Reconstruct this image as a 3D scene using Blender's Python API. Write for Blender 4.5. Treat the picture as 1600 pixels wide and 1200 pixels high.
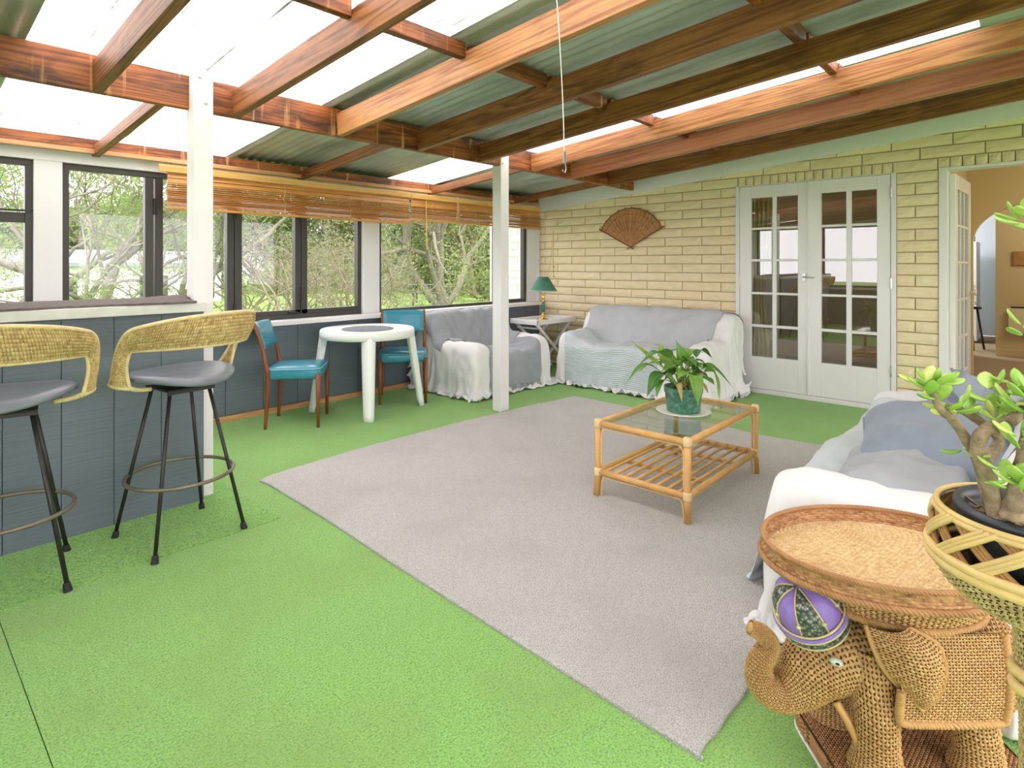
import bpy, bmesh, math, random
import numpy as np
from mathutils import Vector, Matrix, Euler
for o in list(bpy.data.objects): bpy.data.objects.remove(o)
SC = bpy.context.scene
COL = SC.collection
R = math.radians
# ------------------------------------------------------------------ camera
CAM_H, CAM_F, CAM_YAW = 1.25, 911.0, 42.2
cam = bpy.data.cameras.new('camera'); camo = bpy.data.objects.new('camera', cam); COL.objects.link(camo)
cam.sensor_width = 36.0; cam.lens = CAM_F / 1600 * 36; cam.shift_y = -186.5 / 1600
cam.clip_start = 0.02; cam.clip_end = 400
camo.location = (0, 0, CAM_H); camo.rotation_euler = (R(90), 0, R(CAM_YAW - 90))
SC.camera = camo
# ------------------------------------------------------------------ overcast sky
w = bpy.data.worlds.new('overcast_sky'); SC.world = w; w.use_nodes = True
nt = w.node_tree; nt.nodes.clear()
bg = nt.nodes.new('ShaderNodeBackground'); out = nt.nodes.new('ShaderNodeOutputWorld')
bg.inputs[0].default_value = (1.0, 0.92, 0.965, 1); bg.inputs[1].default_value = 2.6
nt.links.new(bg.outputs[0], out.inputs[0])
sun = bpy.data.lights.new('veiled_sun', 'SUN'); suno = bpy.data.objects.new('veiled_sun', sun); COL.objects.link(suno)
sun.energy = 3.0; sun.angle = R(50); sun.color = (1, .93, .93)
suno.rotation_euler = (R(28), R(-22), 0)
SC.view_settings.view_transform = 'Standard'; SC.view_settings.look = 'None'
SC.view_settings.exposure = 1.0; SC.view_settings.gamma = 1.0; SC.view_settings.use_curve_mapping = False

# ------------------------------------------------------------------ helpers
def srgb(r, g, b):
    f = lambda c: (c / 255) / 12.92 if c / 255 <= .04045 else ((c / 255 + .055) / 1.055) ** 2.4
    return (f(r), f(g), f(b), 1)
class NT:
    def __init__(s, name):
        s.m = bpy.data.materials.new(name); s.m.use_nodes = True; s.t = s.m.node_tree
        s.b = s.t.nodes['Principled BSDF']; s.o = s.t.nodes['Material Output']
    def n(s, typ, **k):
        x = s.t.nodes.new('ShaderNode' + typ)
        for a, v in k.items():
            if a.startswith('i_'):
                key = a[2:]; key = int(key) if key.isdigit() else key.replace('_', ' ')
                x.inputs[key].default_value = v
            else: setattr(x, a, v)
        return x
    def l(s, a, b): s.t.links.new(a, b)
    def coord(s, scale=(1, 1, 1), which='Object', rnd=True):
        tc = s.n('TexCoord'); mp = s.n('Mapping'); mp.inputs['Scale'].default_value = scale
        s.l(tc.outputs[which], mp.inputs['Vector'])
        if rnd:
            oi = s.n('ObjectInfo'); mu = s.n('Math', operation='MULTIPLY', i_1=37.0); s.l(oi.outputs['Random'], mu.inputs[0])
            s.l(mu.outputs[0], mp.inputs['Location'])
        return mp.outputs[0]
    def noise(s, vec, scale, detail=3, rough=.55, dist=0):
        x = s.n('TexNoise'); x.inputs['Scale'].default_value = scale; x.inputs['Detail'].default_value = detail
        x.inputs['Roughness'].default_value = rough; x.inputs['Distortion'].default_value = dist
        s.l(vec, x.inputs['Vector']); return x.outputs['Fac']
    def ramp(s, fac, stops):
        x = s.n('ValToRGB'); e = x.color_ramp.elements
        while len(e) < len(stops): e.new(.5)
        for q, (p, c) in zip(e, stops): q.position = p; q.color = c if len(c) == 4 else (*c, 1)
        s.l(fac, x.inputs[0]); return x.outputs[0]
    def mix(s, fac, a, b, mode='MIX'):
        x = s.n('Mix', data_type='RGBA', blend_type=mode)
        for v, i in ((fac, 0), (a, 6), (b, 7)):
            if hasattr(v, 'default_value') or hasattr(v, 'is_output'): s.l(v, x.inputs[i])
            else: x.inputs[i].default_value = v
        return x.outputs[2]
    def bump(s, h, strength=.3, dist=.01):
        x = s.n('Bump'); x.inputs['Strength'].default_value = strength; x.inputs['Distance'].default_value = dist
        s.l(h, x.inputs['Height']); s.l(x.outputs[0], s.b.inputs['Normal'])
def mul(c, k): return (min(1, c[0] * k), min(1, c[1] * k), min(1, c[2] * k), 1)
def mat(name, c, rough=.5, var=.0, vs=8, bump=0, bs=60, bd=.004, metal=0, spec=.5, sheen=0, coat=0, which='Object', scale=(1, 1, 1)):
    n = NT(name); v = n.coord(scale, which)
    n.b.inputs['Base Color'].default_value = c; n.b.inputs['Roughness'].default_value = rough
    n.b.inputs['Metallic'].default_value = metal; n.b.inputs['Specular IOR Level'].default_value = spec
    if sheen: n.b.inputs['Sheen Weight'].default_value = sheen
    if coat: n.b.inputs['Coat Weight'].default_value = coat
    if var:
        f = n.noise(v, vs, 4); n.l(n.ramp(f, [(.3, mul(c, 1 - var)), (.7, mul(c, 1 + var))]), n.b.inputs['Base Color'])
    if bump: n.bump(n.noise(v, bs, 3), bump, bd)
    return n.m
def wood(name, lo, hi, dark=None, axis=1, ring=14, rough=.45, stain=0, bump=.15, stretch=.045, streak=None):
    """timber with grain along one axis, flat-sawn figure, optional weather stains"""
    n = NT(name); sc = [1, 1, 1]; sc[axis] = stretch; v = n.coord(tuple(sc))
    f1 = n.noise(v, ring, 2, .5, .9)
    wv = n.n('Math', operation='MULTIPLY', i_1=48.0); n.l(f1, wv.inputs[0])
    sn = n.n('Math', operation='SINE'); n.l(wv.outputs[0], sn.inputs[0])
    ad = n.n('MapRange', i_1=-1, i_2=1); n.l(sn.outputs[0], ad.inputs[0])
    fine = n.noise(v, ring * 9, 2, .7)
    c = n.ramp(ad.outputs[0], [(.1, hi), (.75, tuple(.5 * (a + b) for a, b in zip(lo, hi))), (1, lo)])
    c = n.mix(.35, c, n.ramp(fine, [(.35, lo), (.65, hi)]))
    if stain:
        sc2 = [1, 1, 1]; sc2[axis] = .35; v2 = n.coord(tuple(sc2))
        st = n.noise(v2, 7, 4, .65, .8)
        c = n.mix(n.ramp(st, [(.56 - .12 * stain, (0, 0, 0)), (.66, (.85 * min(1, stain),) * 3)]), c, dark or mul(lo, .3))
    if streak:                                                  # pale runs left by rain down the face
        sc3 = [.07, .07, .07]; sc3[axis] = 1; v3 = n.coord(tuple(sc3)); s3 = n.noise(v3, 24, 2, .5)
        c = n.mix(n.ramp(s3, [(.62, (0,) * 3), (.74, (.7,) * 3)]), c, streak)
    n.l(c, n.b.inputs['Base Color']); n.b.inputs['Roughness'].default_value = rough
    if bump: n.bump(ad.outputs[0], bump, .002)
    return n.m

def link(name, me, m=None, parent=None):
    o = bpy.data.objects.new(name, me); COL.objects.link(o)
    if m and me and not me.materials: me.materials.append(m)
    if parent: o.parent = parent
    return o
def tag(o, label=None, cat=None, group=None, kind=None):
    if label: o['label'] = label
    if cat: o['category'] = cat
    if group: o['group'] = group
    if kind: o['kind'] = kind
    return o
def thing(name, label, cat, loc=(0, 0, 0), rz=0, group=None, kind=None):
    o = bpy.data.objects.new(name, None); COL.objects.link(o); o.location = loc; o.rotation_euler = (0, 0, rz)
    o.empty_display_size = .1
    return tag(o, label, cat, group, kind)
def copy_tree(o, parent=None):
    c = o.copy(); COL.objects.link(c); c.parent = parent
    for ch in list(o.children): copy_tree(ch, c)
    return c
class G:
    """collects geometry for one mesh object"""
    def __init__(s): s.v = []; s.f = []; s.uv = []; s.k = 0
    def add(s, v, f, uv=None):
        v = np.asarray(v, float).reshape(-1, 3); s.v.append(v)
        s.f += [tuple(i + s.k for i in q) for q in f]; s.k += len(v)
        s.uv.append(np.asarray(uv, float) if uv is not None else np.zeros((len(v), 2)))
        return s
    def box(s, x0, x1, y0, y1, z0, z1):
        v = [(x, y, z) for z in (z0, z1) for y in (y0, y1) for x in (x0, x1)]
        return s.add(v, [(0, 2, 3, 1), (4, 5, 7, 6), (0, 1, 5, 4), (2, 6, 7, 3), (0, 4, 6, 2), (1, 3, 7, 5)])
    def cyl(s, p0, p1, r0, r1=None, n=12): return s.tube([p0, p1], [r0, r0 if r1 is None else r1], n)
    def tube(s, path, rad, n=8, closed=False, cap=True, flat=1.0, up=None):
        v, f, uv = tube_vf(path, rad, n, closed, cap, flat, up); return s.add(v, f, uv)
    def lathe(s, prof, n=24, c=(0, 0, 0)):
        prof = np.asarray(prof, float); m = len(prof); a = np.linspace(0, 2 * np.pi, n, endpoint=False)
        v = np.stack([np.outer(prof[:, 0], np.cos(a)), np.outer(prof[:, 0], np.sin(a)), np.repeat(prof[:, 1:2], n, 1)], -1).reshape(-1, 3) + np.array(c)
        f = [(i * n + j, i * n + (j + 1) % n, (i + 1) * n + (j + 1) % n, (i + 1) * n + j) for i in range(m - 1) for j in range(n)]
        if prof[0, 0] > 1e-6: f.append(tuple(reversed(range(n))))
        if prof[-1, 0] > 1e-6: f.append(tuple((m - 1) * n + j for j in range(n)))
        return s.add(v, f)
    def grid(s, P, uv=None, wrap_u=False, wrap_v=False, flip=False):
        a, b = P.shape[:2]; f = []
        for i in range(a if wrap_u else a - 1):
            for j in range(b if wrap_v else b - 1):
                q = (i * b + j, ((i + 1) % a) * b + j, ((i + 1) % a) * b + (j + 1) % b, i * b + (j + 1) % b)
                f.append(q[::-1] if flip else q)
        return s.add(P.reshape(-1, 3), f, None if uv is None else uv.reshape(-1, 2))
    def mesh(s, name='m', smooth=False, weld=False):
        me = bpy.data.meshes.new(name); V = np.concatenate(s.v) if s.v else np.zeros((0, 3))
        me.from_pydata(V.tolist(), [], s.f)
        U = np.concatenate(s.uv)
        if U.any():
            ul = me.uv_layers.new(name='UVMap'); li = np.empty(len(me.loops), np.int32); me.loops.foreach_get('vertex_index', li)
            ul.data.foreach_set('uv', U[li].astype(np.float32).ravel())
        if smooth: me.polygons.foreach_set('use_smooth', np.ones(len(me.polygons), bool))
        me.update(); return me
    def obj(s, name, m=None, parent=None, smooth=False, bevel=0, loc=None, rz=None, seg=2, auto=False):
        o = link(name, s.mesh(name, smooth), m, parent)
        if loc is not None: o.location = loc
        if rz is not None: o.rotation_euler.z = rz
        if bevel:
            b = o.modifiers.new('edge', 'BEVEL'); b.width = bevel; b.segments = seg; b.limit_method = 'ANGLE'; b.angle_limit = R(40)
            b.harden_normals = False
        return o
def tube_vf(path, rad, n=8, closed=False, cap=True, flat=1.0, up=None):
    P = np.asarray(path, float); m = len(P); rad = np.broadcast_to(np.asarray(rad, float), (m,))
    T = np.gradient(P, axis=0) if not closed else (np.roll(P, -1, 0) - np.roll(P, 1, 0))
    T /= np.linalg.norm(T, axis=1)[:, None] + 1e-12
    ref = np.array(up if up is not None else ((0, 0, 1) if abs(T[0, 2]) < .9 else (1, 0, 0)), float)
    N = np.empty_like(P); u = ref - T[0] * (ref @ T[0]); u /= np.linalg.norm(u)
    for i in range(m):
        u = u - T[i] * (u @ T[i]); u /= np.linalg.norm(u) + 1e-12; N[i] = u
    B = np.cross(T, N); a = np.linspace(0, 2 * np.pi, n, endpoint=False)
    V = P[:, None] + rad[:, None, None] * (np.cos(a)[None, :, None] * N[:, None] * flat + np.sin(a)[None, :, None] * B[:, None])
    f = [(i * n + j, i * n + (j + 1) % n, ((i + 1) % m) * n + (j + 1) % n, ((i + 1) % m) * n + j) for i in range(m if closed else m - 1) for j in range(n)]
    if cap and not closed: f += [tuple(reversed(range(n))), tuple((m - 1) * n + j for j in range(n))]
    L = np.concatenate([[0], np.cumsum(np.linalg.norm(np.diff(P, axis=0), axis=1))])
    uv = np.stack([np.broadcast_to(a / (2 * np.pi), (m, n)), np.broadcast_to(L[:, None], (m, n))], -1).reshape(-1, 2)
    return V.reshape(-1, 3), f, uv
def spline(pts, n=40, closed=False):
    """Catmull-Rom through points"""
    P = np.asarray(pts, float); m = len(P)
    if closed: Q = np.concatenate([P[-1:], P, P[:2]]); segs = m
    else: Q = np.concatenate([2 * P[:1] - P[1:2], P, 2 * P[-1:] - P[-2:-1]]); segs = m - 1
    t = np.linspace(0, segs, n, endpoint=not closed); i = np.minimum(t.astype(int), segs - 1); u = (t - i)[:, None]
    a, b, c, d = Q[i], Q[i + 1], Q[i + 2], Q[i + 3]
    return .5 * (2 * b + (c - a) * u + (2 * a - 5 * b + 4 * c - d) * u ** 2 + (3 * b - a - 3 * c + d) * u ** 3)
def box(name, x0, x1, y0, y1, z0, z1, m, parent=None, bevel=0.0):
    return G().box(x0, x1, y0, y1, z0, z1).obj(name, m, parent, bevel=bevel)
def cbox(name, x0, x1, y0, y1, z0, z1, m, parent=None, bevel=0.0):
    """box with its own origin at its centre (so its material and pose are its own)"""
    c = ((x0 + x1) / 2, (y0 + y1) / 2, (z0 + z1) / 2)
    o = G().box(x0 - c[0], x1 - c[0], y0 - c[1], y1 - c[1], z0 - c[2], z1 - c[2]).obj(name, m, parent, bevel=bevel); o.location = c
    return o
rng = np.random.default_rng(7); random.seed(7)
def fbm(P, seed=0, octv=4, f0=1.0):
    """cheap smooth pseudo-noise from sines, in about -1..1"""
    r = np.random.default_rng(seed); o = np.zeros(P.shape[:-1]); a = 1; tot = 0; f = f0
    for _ in range(octv):
        for _ in range(3):
            k = r.normal(size=P.shape[-1]); k /= np.linalg.norm(k); o += a * np.sin((P @ k) * f * 2 * np.pi + r.uniform(0, 6.28)) / 3
        tot += a; a *= .5; f *= 2.1
    return o / tot * 1.6
# ------------------------------------------------------------------ materials
M_white = mat('white_paint', srgb(230, 229, 229), .45, .02, 4, .05, 30)
M_white_gloss = mat('white_gloss_paint', srgb(232, 230, 230), .3, .015, 3)
M_black_alu = mat('dark_bronze_aluminium', srgb(62, 58, 55), .42, .05, 20)
M_clad = NT('slate_grey_painted_ply')
_v = M_clad.coord((.6, 1, 30), rnd=True); _f = M_clad.noise(_v, 4, 4, .6, .6)
_c = srgb(102, 113, 122)
M_clad.l(M_clad.ramp(_f, [(.3, mul(_c, .9)), (.7, mul(_c, 1.1))]), M_clad.b.inputs['Base Color']); M_clad.b.inputs['Roughness'].default_value = .5
M_clad.bump(_f, .5, .003); M_clad = M_clad.m
def carpet(name, c, var=.18, sc=1.0, dirt=None):
    n = NT(name); v = n.coord((1, 1, 1), rnd=False)
    fine = n.noise(v, 300 * sc, 2, .75); mid = n.noise(v, 60 * sc, 3, .7); big = n.noise(v, 2.2, 3, .55, .4)
    c0 = n.ramp(fine, [(.36, mul(c, 1 - var * 2.0)), (.48, c), (.63, mul(c, 1 + var * 1.2))])
    c0 = n.mix(n.ramp(mid, [(.35, (.0,) * 3), (.7, (.3,) * 3)]), c0, mul(c, 1 + var))
    c0 = n.mix(n.ramp(big, [(.45, (0, 0, 0)), (.72, (.45,) * 3)]), c0, dirt or mul(c, 1 - var))
    n.l(c0, n.b.inputs['Base Color']); n.b.inputs['Roughness'].default_value = .95; n.b.inputs['Specular IOR Level'].default_value = .15
    n.b.inputs['Sheen Weight'].default_value = .25
    ad = n.n('Math', operation='ADD'); n.l(fine, ad.inputs[0]); n.l(mid, ad.inputs[1]); n.bump(ad.outputs[0], 1.0, .010)
    return n.m
M_turf = carpet('bright_green_carpet', srgb(140, 192, 98), .22, .5, srgb(136, 166, 84))
M_turf2 = carpet('long_green_turf', srgb(132, 186, 88), .30, .45, srgb(106, 160, 64))
M_rug = carpet('grey_loop_carpet', srgb(206, 203, 198), .30, .8, srgb(188, 184, 176))
M_tan = carpet('tan_hall_carpet', srgb(176, 148, 110), .08, 1)
M_brick = NT('cream_painted_split_brick')
_v = M_brick.coord((.35, .35, 1)); _f = M_brick.noise(_v, 26, 4, .6); _c = srgb(236, 220, 184)
_g = M_brick.noise(_v, 5, 3)
M_brick.l(M_brick.mix(M_brick.ramp(_g, [(.35, (0,) * 3), (.75, (.5,) * 3)]), M_brick.ramp(_f, [(.3, mul(_c, .93)), (.7, mul(_c, 1.05))]), srgb(228, 208, 162)), M_brick.b.inputs['Base Color'])
M_brick.b.inputs['Roughness'].default_value = .6; M_brick.bump(_f, .5, .006); M_brick = M_brick.m
M_mortar = mat('cream_mortar_joint_shade', srgb(184, 168, 126), .85, .08, 12, .2, 90)  # shade of the joints put into the colour, darker than the brick paint
M_brick_out = mat('pale_outdoor_brick', srgb(226, 224, 216), .7, .06, 9, .4, 40)
M_raft = wood('stained_fir_rafter', srgb(104, 58, 28), srgb(166, 108, 60), srgb(58, 32, 16), 1, 9, .5, .6)
M_raft_x = wood('weathered_fir_beam', srgb(106, 54, 26), srgb(178, 104, 52), srgb(40, 24, 17), 0, 11, .5, 1.0, streak=srgb(226, 176, 112))
M_raft_lit = wood('lit_fir_rafter', srgb(150, 86, 46), srgb(206, 148, 92), srgb(84, 46, 24), 1, 9, .45, .35)  # same fir, with the light from the clear sheets put into its colour
M_raft_pink = wood('reddish_fir_rafter', srgb(160, 88, 56), srgb(198, 130, 88), srgb(98, 54, 32), 1, 7, .45, .2)
M_blind = wood('honey_cedar_slat', srgb(190, 128, 64), srgb(214, 156, 86), None, 0, 16, .35, 0, .02)
M_valance = wood('light_cedar_valance', srgb(206, 156, 86), srgb(228, 184, 112), None, 0, 10, .35, 0, .05)
M_skirt = wood('raw_pine_skirting', srgb(184, 132, 84), srgb(214, 166, 116), None, 0, 12, .5)
M_iron = NT('galvanised_iron')
_v = M_iron.coord((1, .25, 1), rnd=True); _f = M_iron.noise(_v, 5, 4, .6)
M_iron.l(M_iron.ramp(_f, [(.3, srgb(158, 168, 166)), (.55, srgb(196, 204, 200)), (.75, srgb(172, 186, 174))]), M_iron.b.inputs['Base Color'])
M_iron.b.inputs['Metallic'].default_value = .35; M_iron.b.inputs['Roughness'].default_value = .42; M_iron = M_iron.m
def translucent():
    n = NT('translucent_fibreglass_sheet'); v = n.coord((1, .12, 1))
    f = n.noise(v, 9, 5, .7, .5); v2 = n.coord((1, .5, 1)); g = n.noise(v2, 16, 5, .75)
    c = n.mix(n.ramp(f, [(.52, (0,) * 3), (.72, (.8,) * 3)]), srgb(240, 241, 238), srgb(96, 94, 64))
    c = n.mix(n.ramp(g, [(.64, (0,) * 3), (.70, (.85,) * 3)]), c, srgb(56, 54, 42))
    tc = n.n('TexCoord'); sx = n.n('SeparateXYZ'); n.l(tc.outputs['Object'], sx.inputs[0]); mx_ = n.n('Math', operation='MULTIPLY', i_1=6.2832 / .0762); n.l(sx.outputs[0], mx_.inputs[0]); cs = n.n('Math', operation='COSINE'); n.l(mx_.outputs[0], cs.inputs[0])
    mr = n.n('MapRange', i_1=.80, i_2=1.0); n.l(cs.outputs[0], mr.inputs[0]); ln = n.noise(n.coord((1, .6, 1)), 6, 3); ml = n.n('Math', operation='MULTIPLY'); n.l(mr.outputs[0], ml.inputs[0]); n.l(n.ramp(ln, [(.4, (.25,) * 3), (.65, (.9,) * 3)]), ml.inputs[1])
    c = n.mix(ml.outputs[0], c, srgb(66, 68, 56))
    tr = n.n('BsdfTranslucent'); df = n.n('BsdfDiffuse'); gl = n.n('BsdfGlossy'); gl.inputs['Roughness'].default_value = .25
    n.l(c, tr.inputs[0]); n.l(c, df.inputs[0])
    m1 = n.n('MixShader'); m1.inputs[0].default_value = .16; n.l(tr.outputs[0], m1.inputs[1]); n.l(df.outputs[0], m1.inputs[2])
    m2 = n.n('MixShader'); m2.inputs[0].default_value = .04; n.l(m1.outputs[0], m2.inputs[1]); n.l(gl.outputs[0], m2.inputs[2])
    n.l(m2.outputs[0], n.o.inputs[0]); n.t.nodes.remove(n.b); return n.m
M_trans = translucent()
def glass(name, refl=.06, tint=(.97, .985, .98, 1), rough=0.0):
    n = NT(name); tr = n.n('BsdfTransparent'); tr.inputs[0].default_value = tint
    gl = n.n('BsdfGlossy'); gl.inputs['Roughness'].default_value = rough
    lw = n.n('LayerWeight'); lw.inputs[0].default_value = .5
    pw = n.n('Math', operation='POWER', i_1=5.0); n.l(lw.outputs['Facing'], pw.inputs[0])
    ad = n.n('Math', operation='MULTIPLY_ADD', i_1=.9, i_2=.035 + refl); n.l(pw.outputs[0], ad.inputs[0])
    mx = n.n('MixShader'); n.l(ad.outputs[0], mx.inputs[0]); n.l(tr.outputs[0], mx.inputs[1]); n.l(gl.outputs[0], mx.inputs[2])
    n.l(mx.outputs[0], n.o.inputs[0]); n.t.nodes.remove(n.b); return n.m
M_glass = glass('window_glass', 0.0)
M_doorglass = glass('old_door_glass', .10, (.9, .92, .9, 1))
M_tableglass = glass('table_glass', .03, (.90, .96, .94, 1))
M_tanwall = mat('warm_tan_wall', srgb(204, 184, 138), .7, .02, 3)
M_steel = mat('bolt_steel', srgb(180, 182, 180), .35, 0, metal=.9)
M_brass = mat('polished_brass', srgb(212, 172, 86), .25, .04, 30, metal=.85)
M_chrome = mat('satin_chrome', srgb(205, 205, 200), .25, metal=.9)
M_dark = mat('black_metal', srgb(40, 40, 42), .4, .1, 30)
# ------------------------------------------------------------------ the room shell
XB, YW, X0, Y0 = 5.84, 4.86, -1.9, -1.9        # brick wall, window wall, and the two walls behind the camera
def zroof(y): return 2.275 + .095 * (3.39 - y)
floor = thing('floor', 'green carpeted floor of the sunroom', 'floor', kind='structure')
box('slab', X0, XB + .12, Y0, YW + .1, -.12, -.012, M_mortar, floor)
box('carpet_piece', .3085, XB, Y0, 2.782, -.012, 0, M_turf, floor)
box('carpet_piece', 1.36, XB, 2.782, YW, -.012, 0, M_turf, floor)
box('carpet_piece', X0, .306, Y0, 2.782, -.012, 0, M_turf, floor)
g = G(); n = 40
P = np.zeros((n, 2, 3)); xs = np.linspace(X0, 1.36, n)
for j, yy in enumerate((2.778, YW)):
    P[:, j, 0] = xs; P[:, j, 1] = yy + (.006 * np.sin(xs * 9) if j == 0 else 0); P[:, j, 2] = .004
g.grid(P); g.add(np.concatenate([P[:, 0], P[:, 0] * [1, 1, 0] + [0, 0, -.01]]), [(i + 1, i, n + i, n + i + 1) for i in range(n - 1)])
g.obj('turf_strip', M_turf2, floor)

# ---- east wall: split-face bricks
wall_e = thing('wall_east', 'cream painted split-face brick wall of the house', 'wall', kind='structure')
DZ0, DC = .022, .0955
DOOR_Y, OPEN_Y, DOOR_Z = (.905, 2.262), (-.36, .613), 2.0275
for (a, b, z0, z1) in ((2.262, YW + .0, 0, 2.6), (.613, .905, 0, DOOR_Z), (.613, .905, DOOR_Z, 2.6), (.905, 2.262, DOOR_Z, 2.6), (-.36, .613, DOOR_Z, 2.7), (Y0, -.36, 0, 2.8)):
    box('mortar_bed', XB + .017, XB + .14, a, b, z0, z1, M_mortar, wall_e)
def brick_mesh(L, H, seed):
    """front face towards -x, origin at the centre of the bed face"""
    nx, nz = (8, 4) if L > .15 else (4, 4); r = np.random.default_rng(seed)
    ys = np.linspace(-L / 2, L / 2, nx); zs = np.linspace(0, H, nz)
    P = np.zeros((nx, nz, 3)); P[..., 1] = ys[:, None]; P[..., 2] = zs[None]
    d = .002 + .004 * r.random((nx, nz)) + .004 * np.abs(fbm(P[..., 1:] * [1, 5], seed, 3, 5))
    edge = np.ones((nx, nz)); edge[[0, -1]] = 0; edge[:, [0, -1]] = 0
    P[..., 0] = -d * edge + (1 - edge) * .002
    g = G().grid(P, flip=True); Q = P.copy(); Q[..., 0] = .024
    ring = [(i, 0) for i in range(nx)] + [(nx - 1, j) for j in range(1, nz)] + [(i, nz - 1) for i in range(nx - 2, -1, -1)] + [(0, j) for j in range(nz - 2, 0, -1)]
    a = np.array([P[q] for q in ring]); b = np.array([Q[q] for q in ring]); m = len(ring)
    g.add(np.concatenate([a, b]), [(i, (i + 1) % m, m + (i + 1) % m, m + i) for i in range(m)])
    return g.mesh('brick', smooth=False)
_bc = {}
def put_brick(y0, y1, z, H=DC - .010, parent=None, m=None, x=XB):
    L = round(abs(y1 - y0) - .009, 3)
    if L < .02: return
    key = (L, round(H, 3), random.randrange(4) if L > .3 else 0, m)
    if key not in _bc:
        me = brick_mesh(L, H, len(_bc) + 11); me.materials.append(m or M_brick); _bc[key] = me
    o = bpy.data.objects.new('brick', _bc[key]); COL.objects.link(o); o.parent = parent or wall_e
    o.location = (x, (y0 + y1) / 2, z); return o
def zfascia(y): return 1.92 + (4.846 - y) * .0917
for k in range(25):
    z = DZ0 + DC * k
    off = 4.099 if k % 2 == 0 else 4.301
    edges = [off + .42 * i for i in range(-16, 4)]
    spans = [(.062, YW)]
    if z < DOOR_Z - .01: spans = [(2.262, YW), (.613, .905)]
    elif z < DOOR_Z + .05: spans = [(2.245, YW), (.62, .93)]
    for (a, b) in spans:
        if b - a < .4 and z < DOOR_Z - .01: cuts = [a, .772, b] if k % 2 else [a, b]
        else: cuts = [a] + [e for e in edges if a + .03 < e < b - .03] + [b]
        for p, q in zip(cuts, cuts[1:]):
            if z < zfascia(q) + .22: put_brick(p, q, z)
for (a, b) in ((.93, 2.245), (.062, .62)):                # bricks on end over the openings
    m = max(1, round((b - a) / .079)); e = np.linspace(a, b, m + 1)
    for p, q in zip(e, e[1:]): put_brick(p, q, DZ0 + DC * 21)
g = G()                                                    # the part of this wall behind the camera's right shoulder
for k in range(28):
    e = [Y0 - .3 + .42 * i + (.21 if k % 2 else 0) for i in range(6)]
    for p, q in zip(e, e[1:]):
        p, q = max(p, Y0), min(q, -.4)
        if q - p > .03: g.box(XB, XB + .02, p + .004, q - .004, DZ0 + DC * k, DZ0 + DC * (k + 1) - .007)
tag(g.obj('brick_courses', M_brick, wall_e), kind='stuff')
# outdoor stretch of the same wall seen through the end window
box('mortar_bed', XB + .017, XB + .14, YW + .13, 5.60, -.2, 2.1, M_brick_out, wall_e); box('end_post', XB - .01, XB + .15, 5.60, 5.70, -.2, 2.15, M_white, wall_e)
for k in range(6, 20):
    e = [YW + .13, 5.2, 5.60] if k % 2 else [YW + .13, 5.41, 5.60]
    for p, q in zip(e, e[1:]): put_brick(p, q, DZ0 + DC * k, m=M_brick_out)
# sloping white fascia board along the brick wall
g = G(); v = []
for yy in (YW + .02, -1.88):
    for x in (XB - .045, XB + .0):
        for z in (zfascia(yy), zroof(yy) - .012): v.append((x, yy, z))
g.add(v, [(0, 1, 5, 4), (2, 6, 7, 3), (0, 4, 6, 2), (1, 3, 7, 5), (0, 2, 3, 1), (4, 5, 7, 6)])
tag(g.obj('trim_1', M_white, None, bevel=.004), 'sloping white fascia board under the roof on the brick wall', 'fascia', kind='structure')

# ---- french doors and the hall door
def glazed_leaf(name, label, W, H, cols, rows, loc, rz, z_off=0, handle=None, stile=.105, glassmat=None):
    """leaf in local x 0..W, thickness 0.04 about y=0, z 0..H"""
    d = thing(name, label, 'door', loc, rz, kind='structure')
    t = .02; zt, zb = rows[0][1], rows[-1][0]
    box('stile', 0, cols[0][0], -t, t, 0, H, M_white_gloss, d, .003); box('stile', cols[-1][1], W, -t, t, 0, H, M_white_gloss, d, .003)
    box('rail', cols[0][0], cols[-1][1], -t, t, zt, H, M_white_gloss, d, .002); box('rail', cols[0][0], cols[-1][1], -t, t, 0, zb, M_white_gloss, d, .002)
    for a, b in zip(cols, cols[1:]): box('muntin', a[1], b[0], -t * .8, t * .8, zb, zt, M_white_gloss, d, .004)
    for lo, hi in zip(rows[1:], rows): 
        for c in cols: box('muntin', c[0], c[1], -t * .8, t * .8, lo[1], hi[0], M_white_gloss, d, .004)
    for c in cols:
        for r in rows: cbox('pane', c[0], c[1], -.002, .002, r[0], r[1], glassmat or M_doorglass, d)
    return d
rows = [(1.612, 1.902), (1.304, 1.590), (.982, 1.281), (.666, .960), (.353, .640)]
rows = [(a - .045, b - .045) for a, b in rows]
HD = 1.975
# local x runs along -y of the world when rz = -90
d1 = glazed_leaf('door_1', 'closed white ten-pane french door next to the draped brick wall sofa', .632, HD, [(.110, .310), (.346, .540)], rows, (XB + .012, 2.222, .045), R(-90))
d2 = glazed_leaf('door_2', 'closed white ten-pane french door beside the open doorway', .640, HD, [(.103, .305), (.346, .541)], rows, (XB + .012, 1.586, .045), R(-90))
for z in (.25, 1.0, 1.78):
    G().cyl((0, 0, 0), (0, 0, .09), .008).obj('hinge', M_white, d1, loc=(-.004, -.026, z)); G().cyl((0, 0, 0), (0, 0, .09), .008).obj('hinge', M_chrome, d2, loc=(.645, -.026, z))
h = G().cyl((0, -.02, 0), (0, -.05, 0), .008).tube([(0, -.05, 0), (.02, -.055, 0), (.1, -.055, -.006)], [.008, .008, .006], 8).box(-.016, .016, -.027, -.02, -.035, .035).obj('handle', M_chrome, d1, smooth=False); h.location = (.592, 0, 1.09)
h = G().box(-.012, .012, -.045, -.02, -.02, .02).obj('latch', M_white, d1); h.location = (.62, 0, .62)
box('astragal', -.012, .006, -.03, -.018, 0, HD, M_white_gloss, d2, .002)
fr = thing('trim_2', 'white timber frame and sill around the french doors', 'door frame', kind='structure')
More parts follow.
